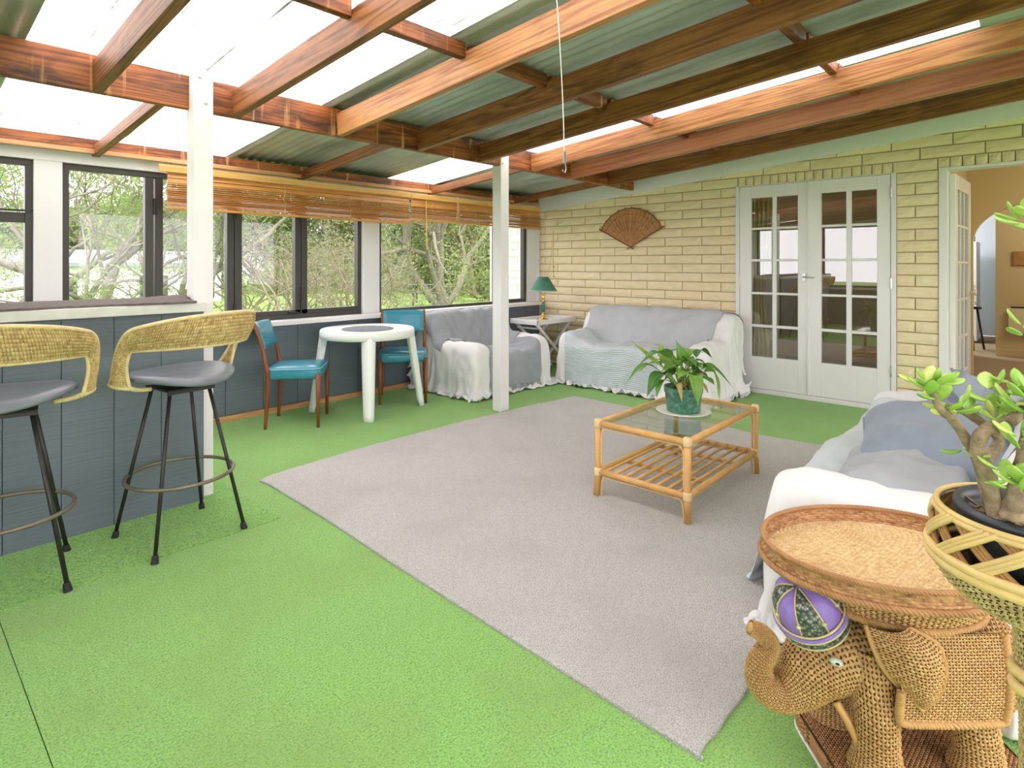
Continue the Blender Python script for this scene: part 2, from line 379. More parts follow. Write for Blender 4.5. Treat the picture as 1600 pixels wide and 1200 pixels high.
box('jamb', XB - .012, XB + .1, 2.226, 2.262, 0, DOOR_Z, M_white, fr, .002); box('jamb', XB - .012, XB + .1, .905, .942, 0, DOOR_Z, M_white, fr, .002)
box('head', XB - .01, XB + .1, .942, 2.226, 2.0225, DOOR_Z + .004, M_white, fr, .001); box('door_sill', XB - .03, XB + .12, .905, 2.262, 0, .042, M_white_gloss, fr, .004)
fo = thing('trim_3', 'white timber frame of the open doorway', 'door frame', kind='structure')
box('jamb', XB - .012, XB + .14, .556, .613, 0, 2.035, M_white, fo, .003); box('jamb', XB - .012, XB + .14, -.36, -.30, 0, 2.035, M_white, fo, .003)
box('head', XB - .012, XB + .14, -.30, .556, 2.012, 2.035, M_white, fo, .003)
rows3 = [(a, b) for a, b in rows]
d3 = glazed_leaf('door_3', 'white glazed door standing open into the tan hall', .80, HD, [(.12, .29), (.315, .485), (.51, .68)], rows3, (XB + .13, .535, .02), R(-3), glassmat=M_doorglass)
G().cyl((0, 0, .02), (0, 0, .05), .01).lathe([(0, .04), (.028, .044), (.03, .06), (.018, .07), (0, .072)], 14).obj('knob', M_white_gloss, d3, smooth=True, loc=(.755, 0, .98)).rotation_euler.x = R(90)
# ---- hall and lounge behind the brick wall
hall = thing('wall_hall', 'warm tan hall walls with an arch seen through the open doorway', 'hall', kind='structure')
XH = 8.4
box('hall_floor', XB + .0, 13.2, -2.6, .62, -.12, -.002, M_tan, hall)
box('side_wall', XB + .14, XH + .001, .62, .74, 0, 2.5, M_tanwall, hall); box('hall_ceiling', XB + .14, 13.2, -2.6, 3.4, 2.45, 2.55, M_white, hall)
# arch wall
g = G(); a = np.linspace(0, np.pi, 25); r_, yc, zs = .52, .05, 1.50
arc = [(yc + r_ * math.cos(t), zs + .42 * math.sin(t)) for t in a]
outer = [(.62, 0), (.62, 2.45), (-2.6, 2.45), (-2.6, 0)]
def strip(a_, b_):
    v = [(x, p[0], p[1]) for x in (XH, XH + .12) for p in (a_[0], a_[1], b_[1], b_[0])]
    g.add(v, [(0, 1, 2, 3), (7, 6, 5, 4), (0, 4, 5, 1), (1, 5, 6, 2), (2, 6, 7, 3), (3, 7, 4, 0)])
strip(((yc + r_, 0), (yc + r_, zs)), ((.62, 0), (.62, zs))); strip(((-2.6, 0), (-2.6, zs)), ((yc - r_, 0), (yc - r_, zs)))
strip(((yc + r_, zs), (yc + r_, 2.45)), ((.62, zs), (.62, 2.45))); strip(((-2.6, zs), (-2.6, 2.45)), ((yc - r_, zs), (yc - r_, 2.45)))
for p, q in zip(arc, arc[1:]): strip((q, (q[0], 2.45)), (p, (p[0], 2.45)))
g.obj('arch_wall', M_tanwall, hall)
box('skirting', XB + .14, XH, .60, .62, 0, .1, M_tanwall, hall, .004); box('skirting', XH - .018, XH, yc + r_, .6, 0, .1, M_tanwall, hall, .004)
box('inner_wall', 10.4, 10.52, -2.6, .46, 0, 2.45, M_tanwall, hall); box('skirting', 10.382, 10.4, -2.6, .46, 0, .1, M_tanwall, hall, .004)
M_kwall = mat('cool_white_wall', srgb(214, 222, 228), .6)
box('kitchen_wall', 13.2, 13.3, -2.6, 3.4, 0, 2.45, M_kwall, hall); box('kitchen_side', XH + .12, 13.2, 3.3, 3.4, 0, 2.45, M_kwall, hall)
box('kitchen_floor', XH + .12, 13.2, .62, 3.4, -.12, -.002, M_tan, hall); box('kitchen_partition', XB + .14, XH + .12, .74, .78, 0, 2.45, M_tanwall, hall)
box('hall_end', XB + .14, 13.2, -2.7, -2.6, 0, 2.45, M_tanwall, hall)
lounge = thing('wall_lounge', 'dim lounge behind the french doors', 'lounge', kind='structure')
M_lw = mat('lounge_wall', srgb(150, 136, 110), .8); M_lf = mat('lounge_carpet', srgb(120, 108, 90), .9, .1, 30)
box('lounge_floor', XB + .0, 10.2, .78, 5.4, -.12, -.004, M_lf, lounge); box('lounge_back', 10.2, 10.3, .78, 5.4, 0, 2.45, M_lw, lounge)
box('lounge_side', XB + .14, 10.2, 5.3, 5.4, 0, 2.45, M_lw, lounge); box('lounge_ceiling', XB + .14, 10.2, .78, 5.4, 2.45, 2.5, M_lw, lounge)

def fill_lamp(name, label, loc, power, col):  # unseen lamps, added to brighten the rooms behind the brick wall
    o = thing(name, label, 'lamp', loc); L = bpy.data.lights.new(name + '_light', 'POINT'); L.energy = power; L.color = col; L.shadow_soft_size = .12
    lo = bpy.data.objects.new(name + '_light', L); COL.objects.link(lo); lo.parent = o; lo.location = (0, 0, -.32)
    G().lathe([(.02, 0), (.05, -.01), (.012, -.03), (.012, -.10), (.06, -.12), (.12, -.16), (.115, -.16), (.05, -.125)], 20).obj('shade', M_white, o, smooth=True); return o
fill_lamp('hall_fill_lamp', 'small unseen ceiling lamp added to brighten the hall', (7.2, -1.2, 2.449), 16, (1, .90, .74)); fill_lamp('passage_fill_lamp', 'unseen ceiling lamp added to brighten the passage beyond the arch', (9.4, -.9, 2.449), 20, (1, .92, .78))
fill_lamp('kitchen_fill_lamp', 'bright unseen ceiling lamp added in place of window light in the kitchen', (11.0, 2.2, 2.449), 80, (.9, .96, 1)); fill_lamp('lounge_fill_lamp', 'weak unseen ceiling lamp added to brighten the dim lounge', (8.4, 3.2, 2.449), 14, (1, .86, .66))
# ---- north wall: dark cladding, white framing, dark aluminium windows
wall_n = thing('wall_north', 'window wall with slate grey board cladding below white framing', 'wall', kind='structure')
YF = 4.90                                                     # plane of the aluminium frames
xs = [X0] + [x for x in np.arange(-1.75, XB - .1, .305)] + [XB]
for a, b in zip(xs, xs[1:]): cbox('cladding_board', a + .0015, b - .0015, 4.815, 4.84, .045, .742, M_clad, wall_n, .003)
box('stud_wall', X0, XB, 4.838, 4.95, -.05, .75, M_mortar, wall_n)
box('outer_wall', X0, XB, 4.95, 5.0, -.2, .75, M_white, wall_n)
tag(box('baseboard_north', X0, XB, 4.79, 4.815, 0, .043, M_skirt, None, .003), 'raw pine skirting strip under the slate cladding', 'skirting', kind='structure')
tag(box('trim_4', X0, XB - .005, 4.735, 4.87, .735, .775, M_white, None, .004), 'white window sill along the cladding', 'sill', kind='structure')
def wbox(x0, x1, z0, z1, name='framing', y0=4.845, y1=4.99): return box(name, x0, x1, y0, y1, z0, z1, M_white, wall_n, .004)
wbox(X0, XB, 1.935, 2.06, 'lintel')
wbox(.718, .87, .775, 1.935); wbox(3.20, 3.385, .775, 1.935, y0=4.83); wbox(5.645, 5.83, .775, 1.935); wbox(-.75, -.6, .775, 1.935); wbox(X0, X0 + .1, .775, 1.935)
box('stop_bead', 5.80, 5.83, 4.80, 4.85, .775, 1.96, M_white, wall_n, .002); box('stop_bead', .712, .722, 4.88, 4.9, .775, 1.93, M_white, wall_n)
wk = [0]
def window(label, x0, x1, z0, z1, mull=(), trans=(), fw=.045, y=YF):
    """aluminium window: frame members, mullions (x0,x1), transoms (z), panes"""
    wk[0] += 1; w_ = thing('window_%d' % wk[0], label, 'window', kind='structure')
    a, b = y - .03, y + .03
    box('frame', x0, x1, a, b, z1 - fw, z1, M_black_alu, w_, .002); box('frame', x0, x1, a, b, z0, z0 + fw, M_black_alu, w_, .002)
    box('frame', x0, x0 + fw, a, b, z0 + fw, z1 - fw, M_black_alu, w_, .002); box('frame', x1 - fw, x1, a, b, z0 + fw, z1 - fw, M_black_alu, w_, .002)
    xs = [x0 + fw]
    for p, q in mull:
        box('mullion', p, q, a + .004, b, z0 + fw, z1 - fw, M_black_alu, w_, .002); xs += [p, q]
    xs.append(x1 - fw)
    for p, q in zip(xs[::2], xs[1::2]):
        zs_ = [z0 + fw]
        for t in trans:
            box('transom', p, q, a + .006, b, t - .032, t + .032, M_black_alu, w_, .002); zs_ += [t - .032, t + .032]
        zs_.append(z1 - fw)
        for s, t in zip(zs_[::2], zs_[1::2]): cbox('pane', p, q, y - .003, y + .003, s, t, M_glass, w_)
    return w_
W1 = window('dark framed casement window with a transom behind the bar end', -.6, .718, .775, 1.935, (), (1.555,), .04)
s_ = G().box(-.09, .12, -.012, .0, -.006, .006).box(-.1, -.05, -.03, 0, -.012, .02).obj('stay', M_dark, W1); s_.location = (.6, YF - .03, 1.60)
W2 = window('dark bifold window set under the blinds by the table', .87, 3.2, .775, 1.935, ((1.363, 1.418), (1.430, 1.481), (1.946, 2.000), (2.006, 2.064), (2.527, 2.580), (2.586, 2.642)), (), .04)
for x in (1.424, 2.003, 2.583):
    G().cyl((x, YF - .036, 1.62), (x, YF - .036, 1.74), .011, n=8).obj('hinge', M_dark, W2)
    G().cyl((x, YF - .036, .86), (x, YF - .036, .93), .011, n=8).obj('hinge', M_dark, W2)
G().tube([(2.575, YF - .03, .93), (2.575, YF - .065, .94), (2.575, YF - .065, 1.03), (2.575, YF - .03, 1.04)], .008, 8).obj('handle', M_dark, W2)
G().tube([(2.46, YF - .03, .83), (2.47, YF - .06, .84), (2.55, YF - .05, .825)], .008, 8).obj('bolt', M_dark, W2)
box('bottom_rail', .91, 3.16, YF - .026, YF + .026, .815, .852, M_black_alu, W2, .002)
W3 = window('wide fixed picture window beside the armchair', 3.40, 5.10, .775, 1.935, (), (), .03)
W4 = window('narrow dark framed window next to the brick corner', 5.14, 5.64, .775, 1.935, (), (), .045)
box('mullion_post', 5.10, 5.14, YF - .02, YF + .06, .775, 1.935, M_white, wall_n)
W5 = window('dark framed window at the far end of the bar', X0 + .1, -.75, .775, 1.935, (), (1.555,), .04)
# ---- west and south walls (behind the camera), same framing
wall_w = thing('wall_west', 'window wall with slate cladding at the open end of the sunroom', 'wall', kind='structure')
def sheet_box(name, pts, m, parent):                           # quad prism
    return G().add(pts, [(0, 1, 2, 3), (7, 6, 5, 4), (0, 4, 5, 1), (1, 5, 6, 2), (2, 6, 7, 3), (3, 7, 4, 0)]).obj(name, m, parent)
box('cladding', X0 - .12, X0, Y0, YW, -.05, .75, M_clad, wall_w); box('sill', X0 - .12, X0 + .06, Y0, YW - .13, .735, .775, M_white, wall_w)
sheet_box('gable', [(x, y, z) for x in (X0 - .12, X0) for (y, z) in ((Y0, 2.06), (YW, 2.06), (YW, zroof(YW) - .02), (Y0, zroof(Y0) - .02))], M_white, wall_w)
ys = np.linspace(Y0, YW, 6)
for y in ys: box('framing', X0 - .12, X0, max(Y0, y - .06), min(YW, y + .06), .775, 2.06, M_white, wall_w)
for a, b in zip(ys, ys[1:]):
    a, b = a + .06, b - .06; 
    for q in ((a, a + .045, .775, 2.06), (b - .045, b, .775, 2.06), (a, b, .775, .82), (a, b, 2.015, 2.06)):
        box('frame', X0 - .09, X0 - .04, q[0], q[1], q[2], q[3], M_black_alu, wall_w)
    cbox('pane', X0 - .068, X0 - .062, a + .045, b - .045, .82, 2.015, M_glass, wall_w)
wall_s = thing('wall_south', 'unseen wall with white framed glass sliders added for skylight behind the sofa', 'wall', kind='structure')  # unseen side, its large panes added to let skylight in
box('head', X0, XB, Y0 - .12, Y0, 2.1, zroof(Y0) - .03, M_white, wall_s); box('kick', X0, XB, Y0 - .12, Y0, -.05, .1, M_white, wall_s)
for x in np.linspace(X0, XB, 7):
    box('framing', max(X0, x - .05), min(XB, x + .05), Y0 - .12, Y0, .1, 2.1, M_white, wall_s)
for a, b in zip(np.linspace(X0, XB, 7), np.linspace(X0, XB, 7)[1:]): cbox('pane', a + .05, b - .05, Y0 - .07, Y0 - .064, .1, 2.1, M_glass, wall_s)

# ---- roof: sheets on rafters, header beam and nogs
roof = thing('ceiling', 'lean-to roof of clear and iron corrugated sheets on exposed fir rafters', 'ceiling', kind='structure')
def sheet(x0, x1, y0, y1, m, name, dz=0):
    pitch = .0762; nn = max(4, int(round((x1 - x0) / pitch * 8))); xs = np.linspace(x0, x1, nn + 1)
    P = np.zeros((nn + 1, 2, 3)); P[..., 0] = xs[:, None]
    for j, y in enumerate((y0, y1)): P[:, j, 1] = y; P[:, j, 2] = zroof(y) + .010 + dz + .009 * np.cos(2 * np.pi * xs / pitch)
    c = np.array([(x0 + x1) / 2, (y0 + y1) / 2, zroof((y0 + y1) / 2)])
    o = G().grid(P - c, flip=True).obj(name, m, roof, smooth=True); o.location = c; return o
ye, ys_ = 5.2, Y0 - .1
for a, b, m, nm in ((X0 - .1, -1.1, M_iron, 'iron_sheet'), (-1.1, -.32, M_iron, 'iron_sheet'), (-.32, .45, M_iron, 'iron_sheet'), (.45, 1.21, M_trans, 'clear_sheet'), (1.21, 1.97, M_trans, 'clear_sheet'),
                    (1.97, 2.75, M_iron, 'iron_sheet'), (2.75, 3.54, M_iron, 'iron_sheet'), (4.16, 5.0, M_iron, 'iron_sheet'), (5.0, XB + .05, M_iron, 'iron_sheet')):
    sheet(a, b + .03, ys_, ye, m, nm, .002 if m is M_trans else 0)
sheet(3.54, 4.19, .2, ye, M_trans, 'clear_sheet', .002); sheet(3.54, 4.19, ys_, .25, M_iron, 'iron_sheet')
SL = math.atan(.087)
def rafter(x, m, y0=-1.85, y1=3.40, t=.045, dep=.147, zb=2.09, sl=.087, yref=3.39):
    yc = (y0 + y1) / 2; zc = zb + sl * (yref - yc) + dep / 2; L = (y1 - y0) / math.cos(math.atan(sl))
    o = G().box(-t / 2, t / 2, -L / 2, L / 2, -dep / 2, dep / 2).obj('rafter', m, roof, bevel=.003)
    o.location = (x + t / 2, yc, zc); o.rotation_euler.x = -math.atan(sl); return o
RX = [-1.87, -1.2, -.58, .07, .726, 1.385, 2.05, 2.71, 3.36, 4.0, 4.6, 5.27]
for x in RX: rafter(x, M_raft_lit if x in (2.05, 4.0) else (M_raft_pink if x == 4.6 else M_raft))
for a, b in ((X0, 1.165), (1.25, 5.80)):
    o = cbox('header_beam', a, b, 3.40, 3.447, 2.09, 2.268, M_raft_x, roof, .003)
for yy in (2.20, .95, -.32, -1.55):
    for a, b in zip(RX, RX[1:]):
        z1 = zroof(yy) - .002; cbox('nog', a + .046, b - .001, yy - .024, yy + .024, z1 - .078, z1, M_raft_x, roof, .003)
cbox('purlin', X0, XB - .05, 3.45, 3.50, zroof(3.5) - .075, zroof(3.5) - .004, M_raft_x, roof, .003)
for x in (-1.2, -.2, 1.03, 2.53, 4.0, 5.3): rafter(x, M_raft, 3.45, 4.84, .045, .07, 2.107, .085, 3.5)
cbox('wall_plate', X0, XB - .05, 4.79, 4.86, 2.035, 2.105, M_raft_x, roof, .003); cbox('plate_batten', X0, XB - .06, 4.772, 4.792, 2.005, 2.035, M_skirt, roof, .002)
cbox('eave_filler', X0, XB, 4.87, 4.99, 2.06, 2.12, M_raft_x, roof)
# posts
def post(label, x0, x1, y0, y1, z1, bolts):
    p = thing('support_post', label, 'post', ((x0 + x1) / 2, (y0 + y1) / 2, 0), group='white roof posts')
    hx, hy = (x1 - x0) / 2, (y1 - y0) / 2
    box('shaft', -hx, hx, -hy, hy, 0, z1, M_white, p, .004)
    for bx, bz in bolts:
        G().lathe([(0, .009), (.008, .008), (.009, 0)], 8).obj('bolt', M_steel, p, loc=(bx, -hy, bz)).rotation_euler.x = R(90)
    return p
post('white square post at the end of the bar counter', 1.159, 1.259, 3.335, 3.435, 2.30, ((-.02, 2.255), (.01, 2.12)))
post('white square post at the edge of the grey rug', 3.594, 3.694, 3.385, 3.485, 2.25, ((-.03, 2.11),))
# ---- bar counter
bar = thing('bar_counter', 'slate grey board bar counter with a pale edged top', 'bar counter', (-.35, 3.29, 0))
def bx(*a, **k): return box(*a, **k)
xs = np.linspace(-1.5, 1.545, 16)
for a, b in zip(list(xs), list(xs[1:])): cbox('cladding_board', a + .001, b - .001, 0, .014, 0, 1.0, M_clad, bar, .002)
box('end_panel', 1.46, 1.50, .014, .5, 0, 1.0, M_clad, bar); box('carcass', -1.5, 1.50, .014, .04, .0, 1.0, M_clad, bar); box('shelf', -1.5, 1.50, .04, .46, .45, .48, M_clad, bar)
M_cream = mat('chipped_cream_edge', srgb(214, 218, 206), .5, .08, 14, .2, 40)
box('counter_top', -1.55, 1.505, .04, .55, 1.002, 1.05, M_cream, bar, .004); box('counter_edge', -1.55, 1.548, -.025, .042, 1.002, 1.05, M_cream, bar, .004)
# worn carpet strip lying on the bar, ragged front edge
M_worn = mat('worn_brown_carpet', srgb(108, 100, 94), .95, .22, 60, .6, 180, .01)
g = G(); n = 90; xs = np.linspace(-1.54, 1.500, n); P = np.zeros((n, 8, 3))
rag = -.035 + .012 * fbm(xs[:, None], 3, 3, 2.5) + .035 * np.exp(-((xs - 1.0) / .18) ** 2)
for j in range(8):
    t = j / 7; P[:, j, 0] = xs; P[:, j, 1] = rag * (1 - t) + .54 * t; P[:, j, 2] = 1.0615 + .003 * fbm(np.stack([xs, np.full(n, t * 3)], -1), 5, 3, 2)
P[:, 0, 2] = 1.060 + .003 * fbm(xs[:, None], 8, 2, 6); P[-10:, 2:5, 2] += np.linspace(0, .022, 10)[:, None]
g.grid(P); Q = P.copy(); Q[..., 2] = np.full(P.shape[:2], 1.0515); g.grid(Q, flip=True)
g.add(np.concatenate([P[:, 0], Q[:, 0]]), [(i, i + 1, n + i + 1, n + i) for i in range(n - 1)])
o = g.obj('bar_mat', M_worn, None, smooth=True); o.location = (-.35, 3.29, 0)
tag(o, 'worn brown carpet strip lying along the bar top', 'mat')
# ---- rug
g = G(); ed = [(1.54, 3.345), (1.9, 3.385), (2.3, 3.405), (2.8, 3.395), (3.2, 3.385), (3.5, 3.36), (3.60, 3.36), (3.72, 3.345), (3.95, 3.33), (4.2, 3.285), (4.42, 3.265), (4.47, 3.2), (4.45, 2.6), (4.42, 1.9), (4.36, 1.5), (4.40, 1.1), (4.40, .66), (3.4, .642), (2.4, .64), (1.72, .637), (1.44, .645), (1.41, .68), (1.43, 1.2), (1.46, 1.9), (1.50, 2.6), (1.52, 3.2)]
E_ = spline([(x, y, 0) for x, y in ed], 200, True); c = np.array([2.9, 2.0, 0])
E_[:, 1] += .003 * np.sin(np.arange(200) * 1.7); lay = [(1.0, .0), (1.0, .009), (.997, .012)]
V = np.concatenate([c + (E_ - c) * [s, s, 0] + [0, 0, z] for s, z in lay])
f = [(k * 200 + i, k * 200 + (i + 1) % 200, (k + 1) * 200 + (i + 1) % 200, (k + 1) * 200 + i) for k in range(2) for i in range(200)] + [tuple(400 + i for i in range(200))]
V -= c * [1, 1, 0]
o = G().add(V, f).obj('floor_rug', M_rug, None); o.location = (c[0], c[1], .0006)
tag(o, 'large grey loop pile rug lying on the green carpet', 'rug')
# ---- pull-up slat blinds
def blind(label, x0, x1, zv, slats, ytop=4.70, zb=1.66, sag=0):
    b = thing('slat_blind', label, 'blind', ((x0 + x1) / 2, ytop, zb), group='cedar slat blinds')
    hw = (x1 - x0) / 2
    cbox('valance', -hw - (.06 if x0 < 2 else .012), hw + .008, -.035, -.02, zv - zb - .052, zv - zb, M_valance, b, .003); box('headrail', -hw, hw, -.018, .04, zv - zb - .06, zv - zb - .02, M_blind, b, .002)
    z = zv - zb - .062; k = 0
    gaps = [.012, .034] + list(np.linspace(.017, .0105, slats - 4)) + [.026, .03]
    for k, gp in enumerate(gaps):
        z -= gp; tilt = R(80 if gp > .022 or k == 0 else 22 + 12 * random.random())
        me = G().box(-hw, hw, -.016, .016, -.0016, .0016)
        o = me.obj('slat', M_blind, b); o.location = (0, .006 * random.random() - .012, z); o.rotation_euler = (tilt * (1 if k % 2 else .9), 0, R(random.uniform(-.025, .025)))
        if z < .025: break
    cbox('bottom_bar', -hw, hw, -.03, .02, -.012, .008, M_blind, b, .003)
    M_cord = mats_cord
    for cx in np.arange(-hw + .25, hw, .62):
        pts = spline([(cx, -.034, zv - zb - .06), (cx + .01, -.036, .18), (cx - .012, -.04, .13), (cx + .016, -.036, .09), (cx - .004, -.036, 0)], 20)
        G().tube(pts, .0018, 5).obj('ladder_cord', M_cord, b)
    return b
mats_cord = mat('pale_cotton_cord', srgb(206, 180, 128), .8)
b1 = blind('cedar slat blind drawn up above the bifold windows', 1.452, 3.638, 1.972, 21, zb=1.665)
b2 = blind('cedar slat blind drawn up above the picture window', 3.662, 5.70, 1.970, 19, zb=1.705)
o = G().tube([(.14, -.05, .20), (.145, -.052, -.05), (.155, -.05, -.30)], [.005, .008, .009], 7).obj('tilt_wand', M_valance, b2); o.location = (-1.0, 0, 0)
for k in range(3): G().tube(spline([(-.42 + .01 * k, -.045, .27), (-.43 + .012 * k, -.05, .12), (-.445 + .025 * k, -.05, .02)], 10), .003, 5).obj('pull_cord', mats_cord, b2)
o = thing('blind_cord', 'thin blind cord with wooden toggles hanging on the brick wall', 'cord', (XB - .03, 4.56, 1.10))
G().tube([(0, 0, .58), (0, .01, .3), (0, .0, .02)], .004, 6).obj('cord', mats_cord, o)
for z in (.0, .06, .12): G().lathe([(0, -.01), (.007, -.004), (.006, .01), (0, .014)], 8, (0, 0, z)).obj('toggle', mat('toggle_wood_%d' % int(z * 100), srgb(150, 122, 76), .5), o)
G().tube(spline([(0, .02, .5), (0, .05, .2), (0, .12, -.05), (0, .2, -.17)], 16), .0025, 5).obj('cord', mats_cord, o)
# hanging wire with clip hook, tied round a rafter
wz = thing('hanging_wire', 'thin white wire with a metal clip hanging under the rafters', 'wire', (2.025, 1.53, 1.67))
M_wire = mat('white_wire', srgb(225, 226, 224), .4)
G().tube(spline([(-.02, .03, .775), (-.012, .02, .6), (.004, .012, .3), (0, 0, .06)], 24), .0024, 6).obj('wire', M_wire, wz)
G().box(-.006, .006, -.004, .004, .02, .07).tube(spline([(0, 0, .03), (.012, 0, .0), (.004, 0, -.02), (-.012, 0, -.012)], 14), .003, 6).obj('clip', M_steel, wz)
# ---- bamboo fan on the wall
M_fan = wood('brown_split_bamboo', srgb(150, 94, 50), srgb(206, 150, 92), None, 2, 18, .5, 0, .1)
M_fan2 = mat('dark_cane_binding', srgb(128, 80, 44), .5, .2, 40)
fan = thing('wall_fan', 'large brown split-bamboo fan hung on the brick wall', 'fan', (XB - .022, 3.455, 1.445))
a0, a1, nf = R(29), R(151), 34
for i in range(nf):
    a = a0 + (a1 - a0) * i / (nf - 1); Rr = .452 + .012 * math.sin(i * 1.9); wdt = .0125
    z_ = .006 * (i % 2)
    d = np.array([0, math.cos(a), math.sin(a)]); pn = np.array([0, -math.sin(a), math.cos(a)])
    v = []
    for r_, ww in ((.0, .0016), (.2, wdt * .46), (Rr - .02, wdt), (Rr, wdt * .8)):
        for s in (-1, 1):
            for tx in (-.0016, .0016): v.append(d * r_ + pn * s * ww + np.array([-z_ + tx, 0, 0]))
    f = []
    for k in range(3):
        b_ = k * 4; f += [(b_, b_ + 2, b_ + 6, b_ + 4), (b_ + 3, b_ + 1, b_ + 5, b_ + 7), (b_ + 1, b_, b_ + 4, b_ + 5), (b_ + 2, b_ + 3, b_ + 7, b_ + 6)]
    f += [(0, 1, 3, 2), (12, 14, 15, 13)]
    o = G().add(v, f).obj('rib', M_fan, fan)
for rr, t in ((.445, .006), (.30, .0015), (.22, .0014), (.38, .0016)):
    aa = np.linspace(a0 - .01, a1 + .01, 50); G().tube(np.stack([np.full(50, -.009), rr * np.cos(aa), rr * np.sin(aa)], -1), t, 6).obj('binding', M_fan2, fan)
for a in (a0 - .015, a1 + .015):
    G().tube([(-.008, -.05 * math.cos(a), -.04 * math.sin(a)), (-.008, .475 * math.cos(a), .475 * math.sin(a))], [.006, .008], 7).obj('guard_stick', M_fan2, fan)
G().lathe([(0, 0), (.008, .002), (.008, .012), (0, .014)], 10).obj('rivet', M_brass, fan).rotation_euler = (0, R(-90), 0)
# ------------------------------------------------------------------ woven surfaces
def fast_mesh(P, uv=None, wrap_v=False, flip=False, name='woven', keep=None, thr=.25):
    a, b = P.shape[:2]; I = np.arange(a * b, dtype=np.int32).reshape(a, b)
    if wrap_v: I = np.concatenate([I, I[:, :1]], 1)
    q = np.stack([I[:-1, :-1], I[1:, :-1], I[1:, 1:], I[:-1, 1:]], -1).reshape(-1, 4)
    if keep is not None: q = q[keep.ravel()[q].mean(1) > thr]
    if flip: q = q[:, ::-1]
    q = np.ascontiguousarray(q)
    me = bpy.data.meshes.new(name); me.vertices.add(a * b); me.vertices.foreach_set('co', P.astype(np.float32).ravel())
    m = len(q); me.loops.add(m * 4); me.loops.foreach_set('vertex_index', q.ravel().astype(np.int32))
    me.polygons.add(m); me.polygons.foreach_set('loop_start', np.arange(0, m * 4, 4, dtype=np.int32)); me.polygons.foreach_set('loop_total', np.full(m, 4, np.int32))
    me.polygons.foreach_set('use_smooth', np.ones(m, bool))
    if uv is not None:
        U = uv.reshape(-1, 2)
        ul = me.uv_layers.new(name='UVMap'); ul.data.foreach_set('uv', U[q.ravel()].astype(np.float32).ravel())
    me.update(calc_edges=True); return me
def woven(fn, rows, stakes, amp=.0022, wrap=False, sv=5, su=4, flip=False, u0=0., u1=1., holes=True, thr=.30, core=True, stitch=False):
    """fn(u, v) -> points; strands run along u, stacked in rows along v, weaving over and under the stakes"""
    nv, nu = rows * sv + 1, stakes * su + (0 if wrap else 1)
    u = np.linspace(u0, u1, nu, endpoint=not wrap); v = np.linspace(0, 1, nv); V, U = np.meshgrid(v, u, indexing='ij')
    P = fn(U, V); e = 1e-3
    du = fn(U + e, V) - fn(U - e, V); dv = fn(U, np.clip(V + e, 0, 1)) - fn(U, np.clip(V - e, 0, 1)); N = np.cross(du, dv)
    N /= np.linalg.norm(N, axis=-1)[..., None] + 1e-12
    if flip: N = -N
    rv = V * rows; fr = rv - np.floor(rv); row = np.minimum(np.floor(rv), rows - 1)
    prof = np.sqrt(np.clip(1 - (2 * fr - 1) ** 2, 0, 1)); c = np.cos(np.pi * (U * stakes / (u1 - u0) if not wrap else U * stakes) + np.pi * row)
    su_ = U * stakes / (u1 - u0); ds = su_ - np.round(su_); st = .55 * np.exp(-(ds / .2) ** 2)
    h = prof * (.62 + .38 * np.cos(2 * np.pi * su_)) if stitch else np.maximum(prof * (.5 + .5 * c), st)
    P = P + N * (amp * (h - .5))[..., None]
    me = fast_mesh(P, np.stack([U * stakes, rv], -1), wrap, flip, keep=h if holes else None, thr=thr)
    if holes and core:                                   # added lining; the shade inside the weave put into its dark colour
        P0 = fn(U, V) - N * amp * .75; a = P0[::sv, ::su]; b = a if wrap else np.concatenate([a, P0[::sv, -1:]], 1) if (nu - 1) % su else a
        I = np.arange(b.shape[0] * b.shape[1]).reshape(b.shape[:2]); I2 = np.concatenate([I, I[:, :1]], 1) if wrap else I
        q = np.stack([I2[:-1, :-1], I2[1:, :-1], I2[1:, 1:], I2[:-1, 1:]], -1).reshape(-1, 4); q = q[:, ::-1] if flip else q
        bm = bmesh.new(); bm.from_mesh(me); n0 = len(bm.verts); vs = [bm.verts.new(p) for p in b.reshape(-1, 3)]
        for f in q:
            try: bf = bm.faces.new([vs[i] for i in f]); bf.material_index = 1; bf.smooth = True
            except ValueError: pass
        bm.to_mesh(me); bm.free()
    return me
M_gap_shade = mat('wicker_gap_shade', srgb(96, 66, 38), .7, .2, 30)
def wlink(name, me, m, parent):
    o = link(name, me, m, parent); me.materials.append(M_gap_shade); return o
def wicker_mat(name, lo, hi, rough=.5):
    n = NT(name); v = n.coord((.22, 1, 1), 'UV', rnd=False); sp = n.n('SeparateXYZ'); n.l(v, sp.inputs[0])
    fl = n.n('Math', operation='FLOOR'); n.l(sp.outputs[1], fl.inputs[0])
    cb = n.n('CombineXYZ'); n.l(sp.outputs[0], cb.inputs[0]); n.l(fl.outputs[0], cb.inputs[1])
    f = n.noise(cb.outputs[0], 2.3, 3, .7); g = n.noise(n.coord((1, 1, 1), 'Object'), 9, 3)
    c = n.ramp(f, [(.25, lo), (.5, tuple(.5 * (a + b) for a, b in zip(lo, hi))), (.78, hi)])
    c = n.mix(n.ramp(g, [(.5, (0,) * 3), (.75, (.5,) * 3)]), c, lo)
    n.l(c, n.b.inputs['Base Color']); n.b.inputs['Roughness'].default_value = rough; n.b.inputs['Specular IOR Level'].default_value = .35
    return n.m
M_wick = wicker_mat('honey_wicker', srgb(164, 118, 66), srgb(222, 182, 122))
M_wick_red = wicker_mat('chestnut_wicker', srgb(118, 70, 38), srgb(220, 172, 118))
M_wick_pale = wicker_mat('pale_wicker', srgb(178, 134, 78), srgb(240, 214, 166))
M_sea = wicker_mat('straw_yellow_wicker', srgb(150, 116, 64), srgb(230, 208, 150))
